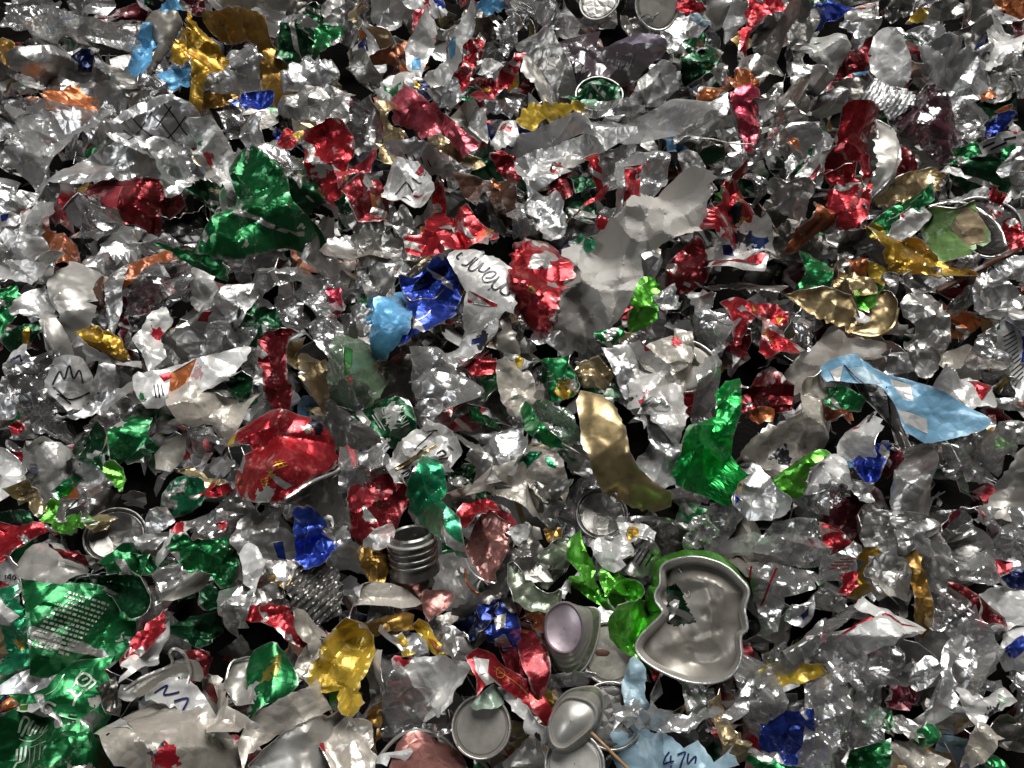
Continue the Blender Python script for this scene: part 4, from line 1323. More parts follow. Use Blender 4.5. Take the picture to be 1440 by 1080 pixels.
paleblue 1190,760 1210,680 1240,640 1280,680 1280,780 1310,850 1250,870 1200,830|L=38; a=0.8; b=paleblue; name=paper_scrap; cat=paper scrap; lm=upright pale blue paper|upright pale blue crumpled paper scrap beside the crushed lime can
paleblue 1150,930 1260,920 1400,960 1440,1000 1500,980 1560,1060 1640,1020 1660,1090 1200,1090 1150,1000|L=34; a=0.9; n=1100; b=paleblue; name=paper_scrap; cat=paper scrap; lm=pale blue printed paper|pale blue crumpled paper with dark blue strokes
~ inkblue 2.2 :print_mark 1385,1015 1355,1055 1405,1055/1392,1030 1388,1085/1420,1028 1455,1024 1428,1080/1470,1030 1466,1070 1500,1045 1496,1080
filmwhite 1090,880 1200,830 1330,850 1440,850 1530,820 1560,850 1440,910 1330,920 1200,900|L=44; j=3; lm=feathery white film|feathery white film lying across the pale blue papers
whitewarm 0,910 80,900 110,980 100,1090 -20,1090 -40,960|L=32; a=0.7
white 60,1090 160,1030 260,1010 265,1025 170,1060 110,1090|L=36; a=0.3; b=white
rose 270,990 340,960 480,1020 490,1090 270,1090|L=26; a=0.15; b=alu; lm=greyish pink panel
o smooth 2.4 140,995 250,938 400,948 510,1012 545,1085
filmdark 160,920 290,880 420,890 470,860 480,800 470,890 400,930 250,930|L=26
whitewarm 370,450 440,430 480,450 430,480|L=24; a=0.2
aludark 500,400 610,350 690,335 690,350 600,390 520,440|L=34; a=0.3; c=0.2
filmdark 1010,90 1050,40 1150,30 1300,30 1340,50 1180,50 1060,110|L=24
rust 760,390 860,400 850,490 790,470|L=20
@780 740 4.8
lime 120,130 180,50 200,150 270,270 270,340 340,480 410,560 250,480 150,400 120,340 190,330 110,230|L=38; a=1.7; n=900; b=lime; lm=ragged lime leaf|ragged lime-green crinkled shred standing like a leaf
lime 320,330 380,290 460,350 540,370 600,440 560,500 480,520 420,560 370,470|L=34; a=1.7; b=lime; n=800; lm=wrinkled lime skin|wrinkled lime-green skin beside the crushed can
lime 370,630 440,560 560,530 690,520 700,590 640,650 580,760 560,850 620,930 690,990 560,900 480,840 400,750|L=40; a=1.0; n=1000; b=lime; c=0.2; lm=torn lime wall|torn lime-green can wall folded out beside the silver crushed can
white 280,140 390,40 460,90 440,240 360,260|L=32; a=0.9
white 450,0 580,-10 660,40 650,90 560,80 480,140|L=38; lm=white and gold flap|white crumpled flap with a gold centre stripe
+ gold 500,0 560,0 570,60 500,110 470,130
aludark 470,220 560,130 640,100 700,220 620,310 520,310|L=30; a=0.3; lm=black striped grey shred|grey shred printed with slanting black stripes
~ ink 1.8 :print_stripe 520,230 580,150/545,250 610,150/570,270 640,160/600,285 665,190
goldbrown 440,200 480,110 500,130 460,260|L=34
@960 720 3
film 130,110 380,120 610,100 610,200 480,220 300,180 140,170|L=34; n=900; lm=wide clear strip|wide clear film strip lying behind the crushed lime can
film 380,80 420,30 560,50 620,100 400,110|L=36
red 590,50 650,80 700,120 730,170 690,140 620,150|L=36; lm=pointed red flap|pointed red flap at the end of the wide clear strip
filmwhite 20,130 50,40 130,40 130,100 60,140|L=36
+ red 90,10 150,50 140,60 100,40
film 290,290 400,240 540,240 545,330 430,360 400,480 340,490 320,380|L=30; lm=clear sheet with red lines; n=800|clear sheet printed with thin red lines beside the crushed can
~ inkred 2.2 :print_line 400,250 370,330 330,390/300,270 290,320
alu 430,430 500,360 540,370 540,440 500,470|L=36; a=1.3
+ inkblue 500,440 535,400 535,440 510,460
white 740,400 830,340 880,400 950,450 1000,500 880,540 790,580 720,580 690,500 800,450|L=38; a=1.4; n=1100; lm=white foil with red line|white crumpled foil with one wavy red line
~ inkred 2.4 :print_line 690,512 760,462 830,442 900,470 985,490
alu 800,240 850,200 920,260 940,340 870,330 790,300|L=36; a=1.4
alu 780,30 850,0 1000,20 1045,70 1000,120 900,190 830,150 770,130|L=36; a=1.3; n=900; lm=folded pale silver cape|broad pale silver folded shred above the white foil
film 380,580 480,560 560,490 700,400 740,410 640,490 540,580 440,610|L=36; c=0.2
goldbrown 935,230 990,170 1010,250 1050,400 1040,470 1015,510 980,420 975,330|L=36; b=gold; lm=amber spindle|shiny amber-gold spindle-shaped shred beside clear film
film 1010,250 1060,150 1110,180 1100,280 1060,430 1045,380|L=34
filmdark 1050,460 1080,370 1180,400 1210,490 1100,490|L=30
darkred 1100,320 1200,340 1320,460 1280,490 1150,390|L=26; lm=dark red sheet
pink 1210,480 1260,460 1290,500 1230,510|L=32
film 1180,240 1300,150 1340,100 1450,150 1450,250 1330,270 1210,305|L=36; lm=clear piece with red print
+ red 1330,190 1420,200 1400,240 1345,260
film 1280,0 1450,0 1450,130 1350,100 1300,60|L=34; a=1.0; lm=large clear sheet
red 1240,-10 1275,0 1270,30|L=38
white 1285,360 1330,330 1450,360 1450,440 1350,490 1310,450|L=38; a=1.1; lm=white rounded crumple
navy 1330,280 1450,240 1450,320 1350,310|L=30
white 1330,590 1380,500 1450,470 1450,650 1390,640|L=38; a=1.4; lm=white and blue crumple|white crumpled shred splashed with blue beside a pale crumple
+ blue 1350,580 1430,520 1450,570 1400,620
film 570,570 680,540 720,640 680,700 600,660|L=34
yellow 350,680 430,640 580,650 600,680 480,720 400,750|L=26; lm=dull yellow patch; b=yellow|dull yellow film-covered shred above a blue one
film 230,680 330,660 440,780 450,830 380,870 320,900 330,990 270,900|L=36; n=800
blue 320,900 440,850 540,850 545,1000 480,1060 360,1050 330,980|L=30; a=1.3; n=1000; lm=blue crumpled panel; b=blue|blue crumpled panel wrapped in clear film
film 540,720 670,690 700,860 640,1000 560,1090 540,1000|L=38; n=800; lm=clear bag side|clear bag side hanging beside the blue crumpled panel
film -10,910 140,880 240,700 230,830 160,890 -10,925|L=34
alu 20,740 120,760 130,830 30,840|L=26; a=1.6
champagne 155,890 200,870 210,930 270,1000 240,1060 190,1040 170,960|L=34; a=1.3
filmdark 680,650 800,600 830,720 740,740|L=30
filmdark 830,600 960,580 990,620 900,720 830,710|L=30
alu 1090,640 1120,560 1170,540 1180,580 1130,660 1130,760 1100,860 1000,880 990,860 1080,780|L=38; a=1.4; n=900; lm=shiny twisted silver strip|shiny twisted silver strip curving between dark gaps
alu 970,690 1010,640 1060,640 1070,690 1000,740|L=38; a=1.4
film 1190,500 1290,500 1310,580 1260,700 1170,690 1170,590|L=34; a=1.3
white 1165,740 1190,730 1270,790 1350,755 1390,800 1290,850 1250,890 1200,830|L=40; a=0.6; b=white; lm=forked white scrap|forked white scrap with a pale green tip
+ mint 1330,765 1385,795 1340,825
whitewarm 1210,980 1270,870 1320,920 1310,990 1230,1090 1150,1090|L=40; a=1.2; lm=cream crumple
green 835,910 870,865 910,890 890,940|L=40; D=4; lm=round green bead-like shred
green 705,1090 730,1000 860,980 850,1060 810,1090|L=36; a=1.2; lm=small green fold
green 980,960 1030,900 1080,950 1020,980|L=40
green 1280,1090 1310,1010 1400,1090|L=34
green 315,1010 400,1050 500,1085 330,1080|L=40
whitewarm 900,990 940,960 1030,1010 1100,1040 1050,1090 980,1090|L=38
film 690,900 740,780 810,760 800,920 760,990 700,960|L=36
alu 870,900 930,860 1010,900 980,960 900,920|L=36
filmdark 1370,720 1450,700 1450,900 1400,870|L=24
aludark 1340,870 1450,900 1450,1000 1330,960|L=30
filmwhite 660,200 700,150 740,170 720,270 670,280|L=34
~ inkred 1.2 :print_line 670,200 700,195/668,215 700,210/668,230 700,225/668,245 700,240
red 670,280 710,270 730,310 690,350|L=36
film 560,340 640,290 680,370 620,410 560,400|L=32
maroon 1060,110 1130,20 1150,20 1080,110|L=28
filmdark 350,600 430,560 460,650 360,640|L=26
alu 430,590 480,570 500,610 470,640|L=40; a=0.4
red 800,190 830,200 820,220 795,215|L=40
aludark 640,730 720,720 700,860 660,850|L=24
film 1230,710 1330,700 1340,760 1270,780|L=30
maroon 880,760 1000,740 1020,780 900,820|L=20
"""

# ------------------------------------------------------------------ floor
def floor_material():
    m = bpy.data.materials.new('oily_floor')
    m.use_nodes = True
    nt = m.node_tree
    p = nt.nodes['Principled BSDF']
    tc = nt.nodes.new('ShaderNodeTexCoord')
    n = nt.nodes.new('ShaderNodeTexNoise')
    n.inputs['Scale'].default_value = 14
    n.inputs['Detail'].default_value = 8
    nt.links.new(tc.outputs['Object'], n.inputs['Vector'])
    r = nt.nodes.new('ShaderNodeValToRGB')
    r.color_ramp.elements[0].color = (0.003, 0.003, 0.003, 1)
    r.color_ramp.elements[1].color = (0.022, 0.020, 0.018, 1)
    nt.links.new(n.outputs['Fac'], r.inputs[0])
    nt.links.new(r.outputs[0], p.inputs['Base Color'])
    p.inputs['Roughness'].default_value = 0.95
    p.inputs['Specular IOR Level'].default_value = 0.1
    n2 = nt.nodes.new('ShaderNodeTexNoise')
    n2.inputs['Scale'].default_value = 180
    n2.inputs['Detail'].default_value = 5
    nt.links.new(tc.outputs['Object'], n2.inputs['Vector'])
    b = nt.nodes.new('ShaderNodeBump')
    b.inputs['Distance'].default_value = 0.003
    nt.links.new(n2.outputs['Fac'], b.inputs['Height'])
    nt.links.new(b.outputs[0], p.inputs['Normal'])
    MATS['oily_floor'] = m
floor_material()
gx = np.linspace(-3, 3, 61)
gv = [(x, y, 0.002 * math.sin(5 * x + 3 * y) - 0.085) for y in gx for x in gx]
gf = [(j * 61 + i, j * 61 + i + 1, (j + 1) * 61 + i + 1, (j + 1) * 61 + i) for j in range(60) for i in range(60)]
tag(add_obj('ground', gv, gf, ['oily_floor'], None, None, None, 0), kind='structure')

# ------------------------------------------------------------------ traced scraps
for it in parse(DATA):
    scrap(it['p'], it['c'], it['o'], it['l'], it['x'])

HOLES = [(215, 640, 62), (265, 870, 66), (335, 895, 45), (735, 1010, 50), (640, 300, 32), (880, 600, 32), (690, 602, 30), (1362, 450, 42),
         (1390, 692, 42), (1240, 622, 34), (650, 485, 22), (780, 935, 22), (590, 850, 22), (1122, 62, 26), (1240, 112, 30), (1312, 216, 26),
         (210, 405, 42), (30, 92, 22), (372, 440, 34), (1215, 860, 30), (1290, 915, 32), (1062, 500, 16), (100, 665, 26), (300, 300, 30),
         (1085, 108, 30), (560, 110, 20), (820, 235, 22), (470, 640, 20), (1330, 990, 24), (520, 250, 18)]
SPECIAL = [(677, 1022, 46), (857, 918, 40), (808, 1065, 40), (966, 514, 46), (842, 132, 33), (980, 875, 90), (800, 890, 36), (800, 1010, 42), (582, 785, 36), (162, 752, 36)]

def gap_fill(limit):
    st = 12
    gx_, gy_ = np.meshgrid(np.arange(6, PW, st), np.arange(6, PH, st))
    G = np.column_stack([gx_.ravel(), gy_.ravel()])
    cov = np.zeros(len(G), bool)
    for A in COVER:
        cov |= inside(G, A)
    for x, y, r in HOLES + SPECIAL:
        cov |= ((G - (x, y)) ** 2).sum(1) < r * r
    rng = np.random.default_rng(11)
    free = G[~cov]
    shut = G[cov]
    n = 0
    kinds = ['alu', 'aludark', 'white', 'whitewarm', 'film', 'filmdark', 'smooth', 'darkred', 'greendark', 'champagne', 'maroon']
    wt = np.array([30, 12, 8, 7, 12, 10, 6, 5, 7, 3, 2.0])
    wt /= wt.sum()
    d = np.full(len(free), 1e9)
    for q0 in range(0, len(shut), 400):
        d = np.minimum(d, np.sqrt(((free[:, None] - shut[None, q0:q0 + 400]) ** 2).sum(2)).min(1))
    while len(free) > 3 and n < limit:
        i = int(np.argmax(d + rng.uniform(0, 6, len(d))))
        c = free[i]
        near_scale = 0.62 + 0.5 * c[1] / PH
        r = max(d[i] * 1.5, 30 * near_scale) * rng.uniform(0.95, 1.4)
        r = min(r, 62 * near_scale)
        m = rng.integers(5, 9)
        an = np.sort(rng.uniform(0, 2 * math.pi, m))
        an = (an + np.linspace(0, 2 * math.pi, m, endpoint=False)) / 2
        asp = rng.uniform(0.5, 1.0)
        rot = rng.uniform(0, math.pi)
        rad = rng.uniform(0.75, 1.25, m) * r
        q = np.column_stack([np.cos(an) * rad, np.sin(an) * rad * asp])
        q = q @ np.array([[math.cos(rot), -math.sin(rot)], [math.sin(rot), math.cos(rot)]]) + c
        col = kinds[rng.choice(len(kinds), p=wt)]
        scrap([tuple(p) for p in q], col, dict(L=rng.uniform(-50, -24) + 22 * c[1] / PH, n=260, t=0.6, g=1.0), None, [])
        COVER.pop()
        hit = inside(free, c + (q - c) * 0.95) | (((free - c) ** 2).sum(1) < (st * 1.1) ** 2)
        new = free[hit]
        free, d = free[~hit], d[~hit]
        if len(new) and len(free):
            d = np.minimum(d, np.sqrt(((free[:, None] - new[None]) ** 2).sum(2)).min(1))
        n += 1
gap_fill(45)

# ------------------------------------------------------------------ can ends, cups, rims, sticks
def root(name, pl, label, cat, group=None, lm=None, px=None):
    o = bpy.data.objects.new(name, None)
    COL.objects.link(o)
    o.matrix_world = pl.matrix()
    o.empty_display_size = 0.02
    tag(o, label, cat, group)
    if lm:
        LANDMARKS.append((px[0], px[1], lm))
    return o

def lathe(profile, seg=44, sx=1.0, sy=1.0, dent=0.0, rng=None):
    V, F = [], []
    ph = rng.uniform(0, 6.28) if rng is not None else 0
    for (r, z) in profile:
        for s in range(seg):
            a = 2 * math.pi * s / seg
            q = 1 + dent * (math.sin(2 * a + ph) + 0.5 * math.sin(3 * a + 2 * ph))
            V.append((r * q * sx * math.cos(a), r * q * sy * math.sin(a), z + dent * 0.25 * r * math.sin(2 * a + ph)))
    n = len(profile)
    for i in range(n - 1):
        for s in range(seg):
            s2 = (s + 1) % seg
            F.append((i * seg + s, i * seg + s2, (i + 1) * seg + s2, (i + 1) * seg + s))
    return V, F

def facing(P, a, b, up=0.0):
    v = nrm(CAM - P)
    return nrm(v + a * RGT + b * UPV + up * np.array([0, 0, 1.0]))

def can_end(px, py, rpx, a, b, lift, label, col='smooth', lm=None, stain=False, dent=0.02, dome=False, rimcol='rim'):
    P = on_heap(px, py, lift * 0.001)
    pl = Plane(P, facing(P, a, b))
    R = rpx * np.dot(P - CAM, FWD) / FPX
    rng = np.random.default_rng(int(px * 7 + py))
    o = root('can_end', pl, label, 'can end', None, lm, (px, py))
    d = 0.16 * R if dome else 0.0
    prof = [(0.0005, -0.05 * R - d)]
    for t in (0.2, 0.4, 0.55, 0.68, 0.76):
        prof.append((t * R, -0.05 * R - d * (1 - (t / 0.8) ** 2)))
    prof += [(0.80 * R, -0.055 * R), (0.83 * R, -0.10 * R), (0.87 * R, -0.105 * R), (0.885 * R, -0.05 * R), (0.90 * R, -0.01 * R)]
    under = [(r, z - 0.0008) for r, z in reversed(prof)]
    V, F = lathe([(r, z) for r, z in prof][::-1] + [], 48, dent=dent, rng=rng)
    rng = np.random.default_rng(int(px * 7 + py))
    V2, F2 = lathe(under[::-1], 48, dent=dent, rng=rng)
    s = len(V)
    pn = add_obj('panel', V + V2, F + [tuple(i + s for i in f) for f in F2], [col], None, o, None, 35)
    rng = np.random.default_rng(int(px * 7 + py))
    k = 10
    bead = [(0.945 * R + 0.042 * R * math.cos(2 * math.pi * j / k), -0.008 * R + 0.036 * R * math.sin(2 * math.pi * j / k)) for j in range(k + 1)]
    V, F = lathe(bead[::-1], 48, dent=dent, rng=rng)
    add_obj('rim', V, F, [rimcol], None, o, None, 50)
    if stain:
        V, F = lathe([(0.0004, 0), (0.09 * R, 0.0), (0.17 * R, 0), (0.20 * R, -0.0002)][::-1], 20, sy=0.7, dent=0.12, rng=rng)
        add_obj('stain', [(x - 0.22 * R, y + 0.02 * R, z - 0.05 * R + 0.0006) for x, y, z in V], F, ['brown'], None, pn, None, 0)
    return o

can_end(677, 1022, 43, -0.05, 0.02, 36, 'round grey can end with pale raised rim on the dark floor', lm='round grey can end', col='smooth', dent=0.006)
can_end(857, 918, 44, 0.10, 0.10, 26, 'grey can end with a brown stain half hidden behind the oval cup', col='dust', lm='stained can end', stain=True, dent=0.01)
can_end(860, 1006, 47, 0.12, 0.10, 20, 'dark grey can end behind the silver pear-shaped can base', col='aludark', lm='dark grey can end', dent=0.01)
can_end(808, 1074, 43, 0.0, 0.15, 30, 'shiny silver can end beside the wooden toothpick', col='smooth', lm='shiny can end', dent=0.01)
can_end(846, 722, 38, 0.0, 0.35, 12, 'dark can bottom lying in the shadow below the bronze strip', col='aludark', lm='shadowed can bottom', dome=True, rimcol='aludark')
can_end(162, 752, 41, -0.15, 0.25, 16, 'dull ringed can bottom in a dark hollow above the smooth shell', col='aludark', lm='dull ringed can bottom', dome=True, rimcol='aludark')
can_end(966, 514, 42, -0.1, 0.5, 20, 'silver can lid tilted upward among clear film', col='smooth', lm='tilted silver lid', dent=0.06)
can_end(842, 132, 33, 0.1, 0.7, 18, 'open can rim with a green hollow beside the pale crest', col='greendark', lm='rim with green hollow', dent=0.06)
can_end(842, 3, 28, 0.0, 0.6, 18, 'dull can end with ring marks among plum film', col='aludark', lm='ring-marked can end', dent=0.06, rimcol='smooth')
can_end(928, 4, 36, 0.2, 0.3, 18, 'crushed pale can end with a bent rim above the lilac scrap', col='smooth', lm='bent pale can end', dent=0.10)
can_end(1388, 318, 44, 0.2, 0.2, -4, 'dull can end with a pale curved rim around the leaf-shaped scrap', col='aludark', dent=0.12)

def resample(loop, n, start=None):
    L = spline(np.array(loop, float), 8, True)
    d = np.r_[0, np.cumsum(np.linalg.norm(np.roll(L, -1, 0) - L, axis=1))]
    t = np.linspace(0, d[-1], n, endpoint=False)
    Lc = np.vstack([L, L[:1]])
    return np.column_stack([np.interp(t, d, Lc[:, 0]), np.interp(t, d, Lc[:, 1])])

def match(loop, ref):
    """start and direction of a loop brought into line with another"""
    c = loop.mean(0)
    a = np.arctan2(*(loop - c).T[::-1])
    ar = np.arctan2(*(ref - ref.mean(0)).T[::-1])
    if np.sum(np.unwrap(a)[-1] - np.unwrap(a)[0]) * np.sum(np.unwrap(ar)[-1] - np.unwrap(ar)[0]) < 0:
        loop = loop[::-1]
        a = a[::-1]
    k = int(np.argmin(np.abs(np.angle(np.exp(1j * (a - ar[0]))))))
    return np.roll(loop, -k, axis=0)

def px_t(ox, oy, k, s):
    return [(ox + float(a) / k, oy + float(b) / k) for a, b in (q.split(',') for q in s.split())]

def loft(rings, flip=False):
    n = len(rings[0])
    V = [tuple(p) for r in rings for p in r]
    F = []
    for i in range(len(rings) - 1):
        for j in range(n):
            j2 = (j + 1) % n
            f = (i * n + j, i * n + j2, (i + 1) * n + j2, (i + 1) * n + j)
            F.append(f[::-1] if flip else f)
    return V, F

def cup(name, front, back, depth, lift, tilt, label, lm, cols, bulge, ridges):
    A = np.array(front)
    c = (A.min(0) + A.max(0)) / 2
    P = on_heap(c[0], c[1], lift * 0.001)
    pl = Plane(P, facing(P, *tilt))
    n = 56
    f = resample(pl.local(front), n)
    g = match(resample(pl.local(back), n), f)
    o = root(name, pl, label, 'can', None, lm, c)
    # domed bottom plate
    cen = f.mean(0)
    rings = []
    for t in (1.0, 0.93, 0.86, 0.72, 0.55, 0.38, 0.2, 0.02):
        z = -0.0015 if t == 1.0 else (0.001 if t > 0.9 else -0.002 + bulge * (1 - (t / 0.86) ** 2))
        rings.append(np.column_stack([cen + (f - cen) * t, np.full(n, z)]))
    V, F = loft(rings)
    add_obj('base', V, F, [cols[0]], None, o, None, 40)
    # side wall with stacked ridges
    rings = []
    for i in range(15):
        t = i / 14
        r = f * (1 - t) + g * t
        wob = (1 + (0.014 * math.sin(t * 2 * math.pi * ridges) if ridges else 0))
        cc = r.mean(0)
        rings.append(np.column_stack([cc + (r - cc) * wob, np.full(n, -0.0015 - depth * t)]))
    V, F = loft(rings, True)
    V2, F2 = loft([np.column_stack([r[:, :2] - (r[:, :2] - r[:, :2].mean(0)) * 0.012, r[:, 2]]) for r in rings])
    s = len(V)
    mi = []
    for i in range(len(rings) - 1):
        mi += [0 if i < 8 else 1] * n
    mi += [2] * len(F2)
    add_obj('wall', V + V2, F + [tuple(i + s for i in q) for q in F2], [cols[1], cols[2], 'smooth'], mi, o, None, 40)
    edge = np.column_stack([g, np.full(n, -0.0015 - depth)])
    tv, tf = tube(edge, 0.0009, 6, True)
    add_obj('rim', tv, tf, ['smooth'], None, o, None, 0)
    return o

cup('crushed_can', px_t(480, 720, 3, '935,375 990,400 1022,470 1015,540 975,595 920,600 870,560 852,490 870,415'),
    px_t(480, 720, 3, '900,372 1000,385 1072,392 1084,450 1062,560 1015,650 945,690 890,655 862,560 845,470 862,400'),
    0.020, 46, (-0.12, 0.15), 'oval crushed can bottom with pale lilac plate and greenish ridged side', 'oval cup', ('lilacalu', 'smooth', 'sage'), -0.003, 4)
cup('crushed_can', px_t(480, 720, 3, '950,778 1040,790 1082,840 1065,905 1000,965 935,1005 885,985 868,915 890,840'),
    px_t(480, 720, 3, '930,755 1010,728 1082,738 1096,830 1055,950 965,1020 865,1012 845,925 870,840'),
    0.022, 48, (-0.1, 0.05), 'silver pear-shaped crushed can bottom resting on a dark can end', 'silver pear-shaped can base', ('smooth', 'smooth', 'sage'), 0.007, 0)

# the big crushed can with its bent rim, lime outside
def big_can():
    q = lambda s: px_t(780, 740, 4.8, s)
    rim = q('720,280 800,230 960,210 1140,260 1270,370 1310,440 1282,560 1300,690 1255,745 1262,880 1210,990 1100,1050 950,1060 780,1010 620,920 552,830 575,750 640,680 725,590 715,550 680,500 682,440 712,390')
    A = np.array(rim)
    c = (A.min(0) + A.max(0)) / 2
    P = on_heap(c[0], c[1], 0.052)
    pl = Plane(P, facing(P, -0.05, 0.10))
    o = root('crushed_can', pl, 'crushed lime-green can with bent silver rim and dented silver lid', 'can', None, 'crushed lime can', c)
    n = 120
    f = resample(pl.local(rim), n)
    wav = lambda ph, a: a * np.sin(np.linspace(0, 2 * np.pi, n, endpoint=False) * 3 + ph)
    top = np.column_stack([f, wav(0.4, 0.002)])
    tv, tf = tube(top, 0.0011, 8, True, 1.2)
    add_obj('rim', tv, tf, ['rim'], None, o, None, 0)
    tg = nrm(np.roll(f, -1, 0) - np.roll(f, 1, 0))
    nv = np.stack([-tg[:, 1], tg[:, 0]], 1)
    if inside((f + nv * 0.003), f).mean() < 0.5:
        nv = -nv
    for _ in range(6):
        nv = nrm(0.5 * nv + 0.25 * np.roll(nv, 1, 0) + 0.25 * np.roll(nv, -1, 0))
    inner = f + nv * 0.0035
    r2 = f + nv * 0.0050
    V, F = loft([np.column_stack([f + nv * 0.0008, wav(0.4, 0.002)]), np.column_stack([inner, wav(0.4, 0.002) - 0.0035]), np.column_stack([r2, wav(0.4, 0.002) - 0.0145])], True)
    add_obj('inner_wall', V, F, ['smooth'], None, o, None, 0)
    cc = f.mean(0)
    rings = [np.column_stack([f - nv * 0.001, wav(0.4, 0.002) - 0.0005])]
    rng = np.random.default_rng(5)
    up_left = np.clip((nrm(f - cc) @ np.array([-0.45, 0.89])) * 1.3 + 0.25, 0, 1)[:, None]
    for t in (0.2, 0.4, 0.7, 1.0):
        rr = f - nv * (0.002 + 0.011 * up_left) * math.sin(t * 2.6) + (cc - f) * 0.10 * t
        rings.append(np.column_stack([rr + rng.normal(0, 0.0006, rr.shape), np.full(n, -0.036 * t)]))
    V, F = loft(rings)
    add_obj('wall', V, F, ['lime'], None, o, None, 30)
    fl = f + nv * 0.0048
    rng = np.random.default_rng(77)
    P2, T = tri_sheet(fl[::2], 0.0024, rng)
    L = 0.09
    hole = pl.local(q('745,395 815,370 850,430 880,500 950,640 800,662 742,640'))
    hf = Crumple(L, rng, 0.55, -0.10, 0, 0, fl)
    h = hf(P2)
    dents = pl.local(q('1105,475 1070,530 1018,585 1100,690 930,740 890,810'))
    for d_ in dents:
        h = h - 0.0018 * np.exp(-((P2 - d_) ** 2).sum(1) / 0.000010)
    e = edge_dist(P2, fl)
    h = (h - np.median(h)) * np.clip(e / 0.012, 0, 1)
    keep = ~inside(P2[T].mean(1), hole)
    VV, F, side = shell(np.column_stack([P2, h - 0.0148]), T[keep], 0.0005)
    lid = add_obj('lid', VV, F, ['smooth', 'smooth', 'rim'], side, o, None, 32)
    # curled tongue torn up beside the hole
    tq = pl.local(q('760,640 790,560 770,520 800,480 835,490 830,540 800,600'))
    P2, T = tri_sheet(jagged(tq, 0.002, 0.0004, rng), 0.0015, rng)
    if len(T):
        hf2 = Crumple(0.03, rng, 1.4, 0.1)
        VV, F, side = shell(np.column_stack([P2, hf2(P2) - 0.010]), T, 0.0005)
        add_obj('torn_tongue', VV, F, ['rim', 'smooth', 'rim'], side, lid, None, 25)
    V, F = tube(np.column_stack([spline(pl.local(q('830,270 870,330 890,400 908,455 890,465 870,440')), 6), np.full(31, -0.0105)]), 0.0007, 6)
    add_obj('scored_edge', V, F, ['smooth'], None, lid, None, 0)
big_can()

# threaded metal neck
def neck():
    P = on_heap(582, 790, 0.018)
    ax = nrm(UPV * 0.93 + RGT * -0.10 + nrm(CAM - P) * 0.25)
    pl = Plane(P, ax)
    R = 33 * np.dot(P - CAM, FWD) / FPX
    o = root('bottle_neck', pl, 'dull threaded metal bottle neck standing open among gold scraps', 'bottle neck', None, 'threaded metal neck', (582, 780))
    prof = [(R * 1.06, -0.010), (R * 1.04, -0.004), (R * 0.98, 0.000), (R * 0.96, 0.022), (R * 0.90, 0.028), (R * 0.80, 0.0295), (R * 0.74, 0.028), (R * 0.74, 0.0), (R * 0.98, -0.0095)]
    V, F = lathe(prof[::-1], 48, dent=0.015, rng=np.random.default_rng(3))
    collar = add_obj('collar', V, F, ['aludark'], None, o, None, 35)
    for z in (0.004, 0.0105, 0.017):
        ring = [(1.0 * R * math.cos(a), 1.0 * R * math.sin(a), z + 0.0015 * math.sin(a)) for a in np.linspace(0, 2 * math.pi, 48, endpoint=False)]
        tv, tf = tube(ring, 0.0019, 8, True)
        add_obj('thread', tv, tf, ['aludark'], None, collar, None, 0)
    kn = [(1.0 * R * math.cos(a) * (1.0 + (0.02 if i % 2 else 0)), R * math.sin(a) * (1.0 + (0.02 if i % 2 else 0)), 0.0235) for i, a in enumerate(np.linspace(0, 2 * math.pi, 90, endpoint=False))]
    tv, tf = tube(kn, 0.0016, 6, True)
    add_obj('knurled_band', tv, tf, ['smooth'], None, collar, None, 30)
neck()

def bar(name, pts, rad_px, col, lift0, lift1, label, cat, lm=None, closed=False):
    S = spline(np.array(pts, float), 8) if not closed else spline(np.array(pts, float), 8, True)
    n = len(S)
    P3 = np.array([on_heap(x, y, 0.001 * (lift0 + (lift1 - lift0) * i / (n - 1))) for i, (x, y) in enumerate(S)])
    c = P3.mean(0)
    r = rad_px * np.dot(c - CAM, FWD) / FPX
    tv, tf = tube(P3 - c, r, 8, closed)
    rng = np.random.default_rng(int(pts[0][0]))
    tv = [tuple(np.array(v) + rng.normal(0, r * 0.06, 3)) for v in tv]
    M = Matrix.Translation(Vector(c))
    o = add_obj(name, tv, tf, [col], None, None, M, 40)
    tag(o, label, cat)
    if lm:
        LANDMARKS.append((S[:, 0].mean(), S[:, 1].mean(), lm))
    return o
bar('wooden_stick', [(1318, 410), (1372, 381), (1430, 352)], 4.2, 'brown', 26, 36, 'brown stick lying beside shiny wrinkled silver foil', 'stick', 'brown stick')
bar('toothpick', [(827, 1026), (852, 1050), (886, 1084)], 2.3, 'wood', 44, 48, 'thin wooden toothpick beside the silver pear-shaped can base', 'toothpick')
bar('wire', px_t(480, 720, 3, '522,235 528,290 555,330 600,352'), 2.0, 'copper', 34, 30, 'bent copper wire below the rose can interior', 'wire')
bar('wire_loop', px_t(480, 360, 3, '810,800 900,782 1000,830 1082,890 1066,938 980,912'), 1.6, 'smooth', 32, 32, 'loose bent wire loop near the long bronze strip', 'wire loop')
bar('curved_hoop', px_t(960, 0, 3, '1040,872 1110,856 1200,862 1300,920 1345,980 1362,1040'), 2.2, 'rim', 34, 36, 'pale curved metal hoop arching over the leaf-shaped scrap', 'hoop')
bar('wire', px_t(960, 0, 3, '20,590 110,585 200,605 290,608'), 1.0, 'smooth', 40, 40, 'thin silver wire stretched below the crimson pod', 'wire')
bar('wire', px_t(960, 0, 3, '320,860 350,900 380,950 400,985'), 1.6, 'brown', 40, 34, 'short brown wire beside the peaked red shred', 'wire')

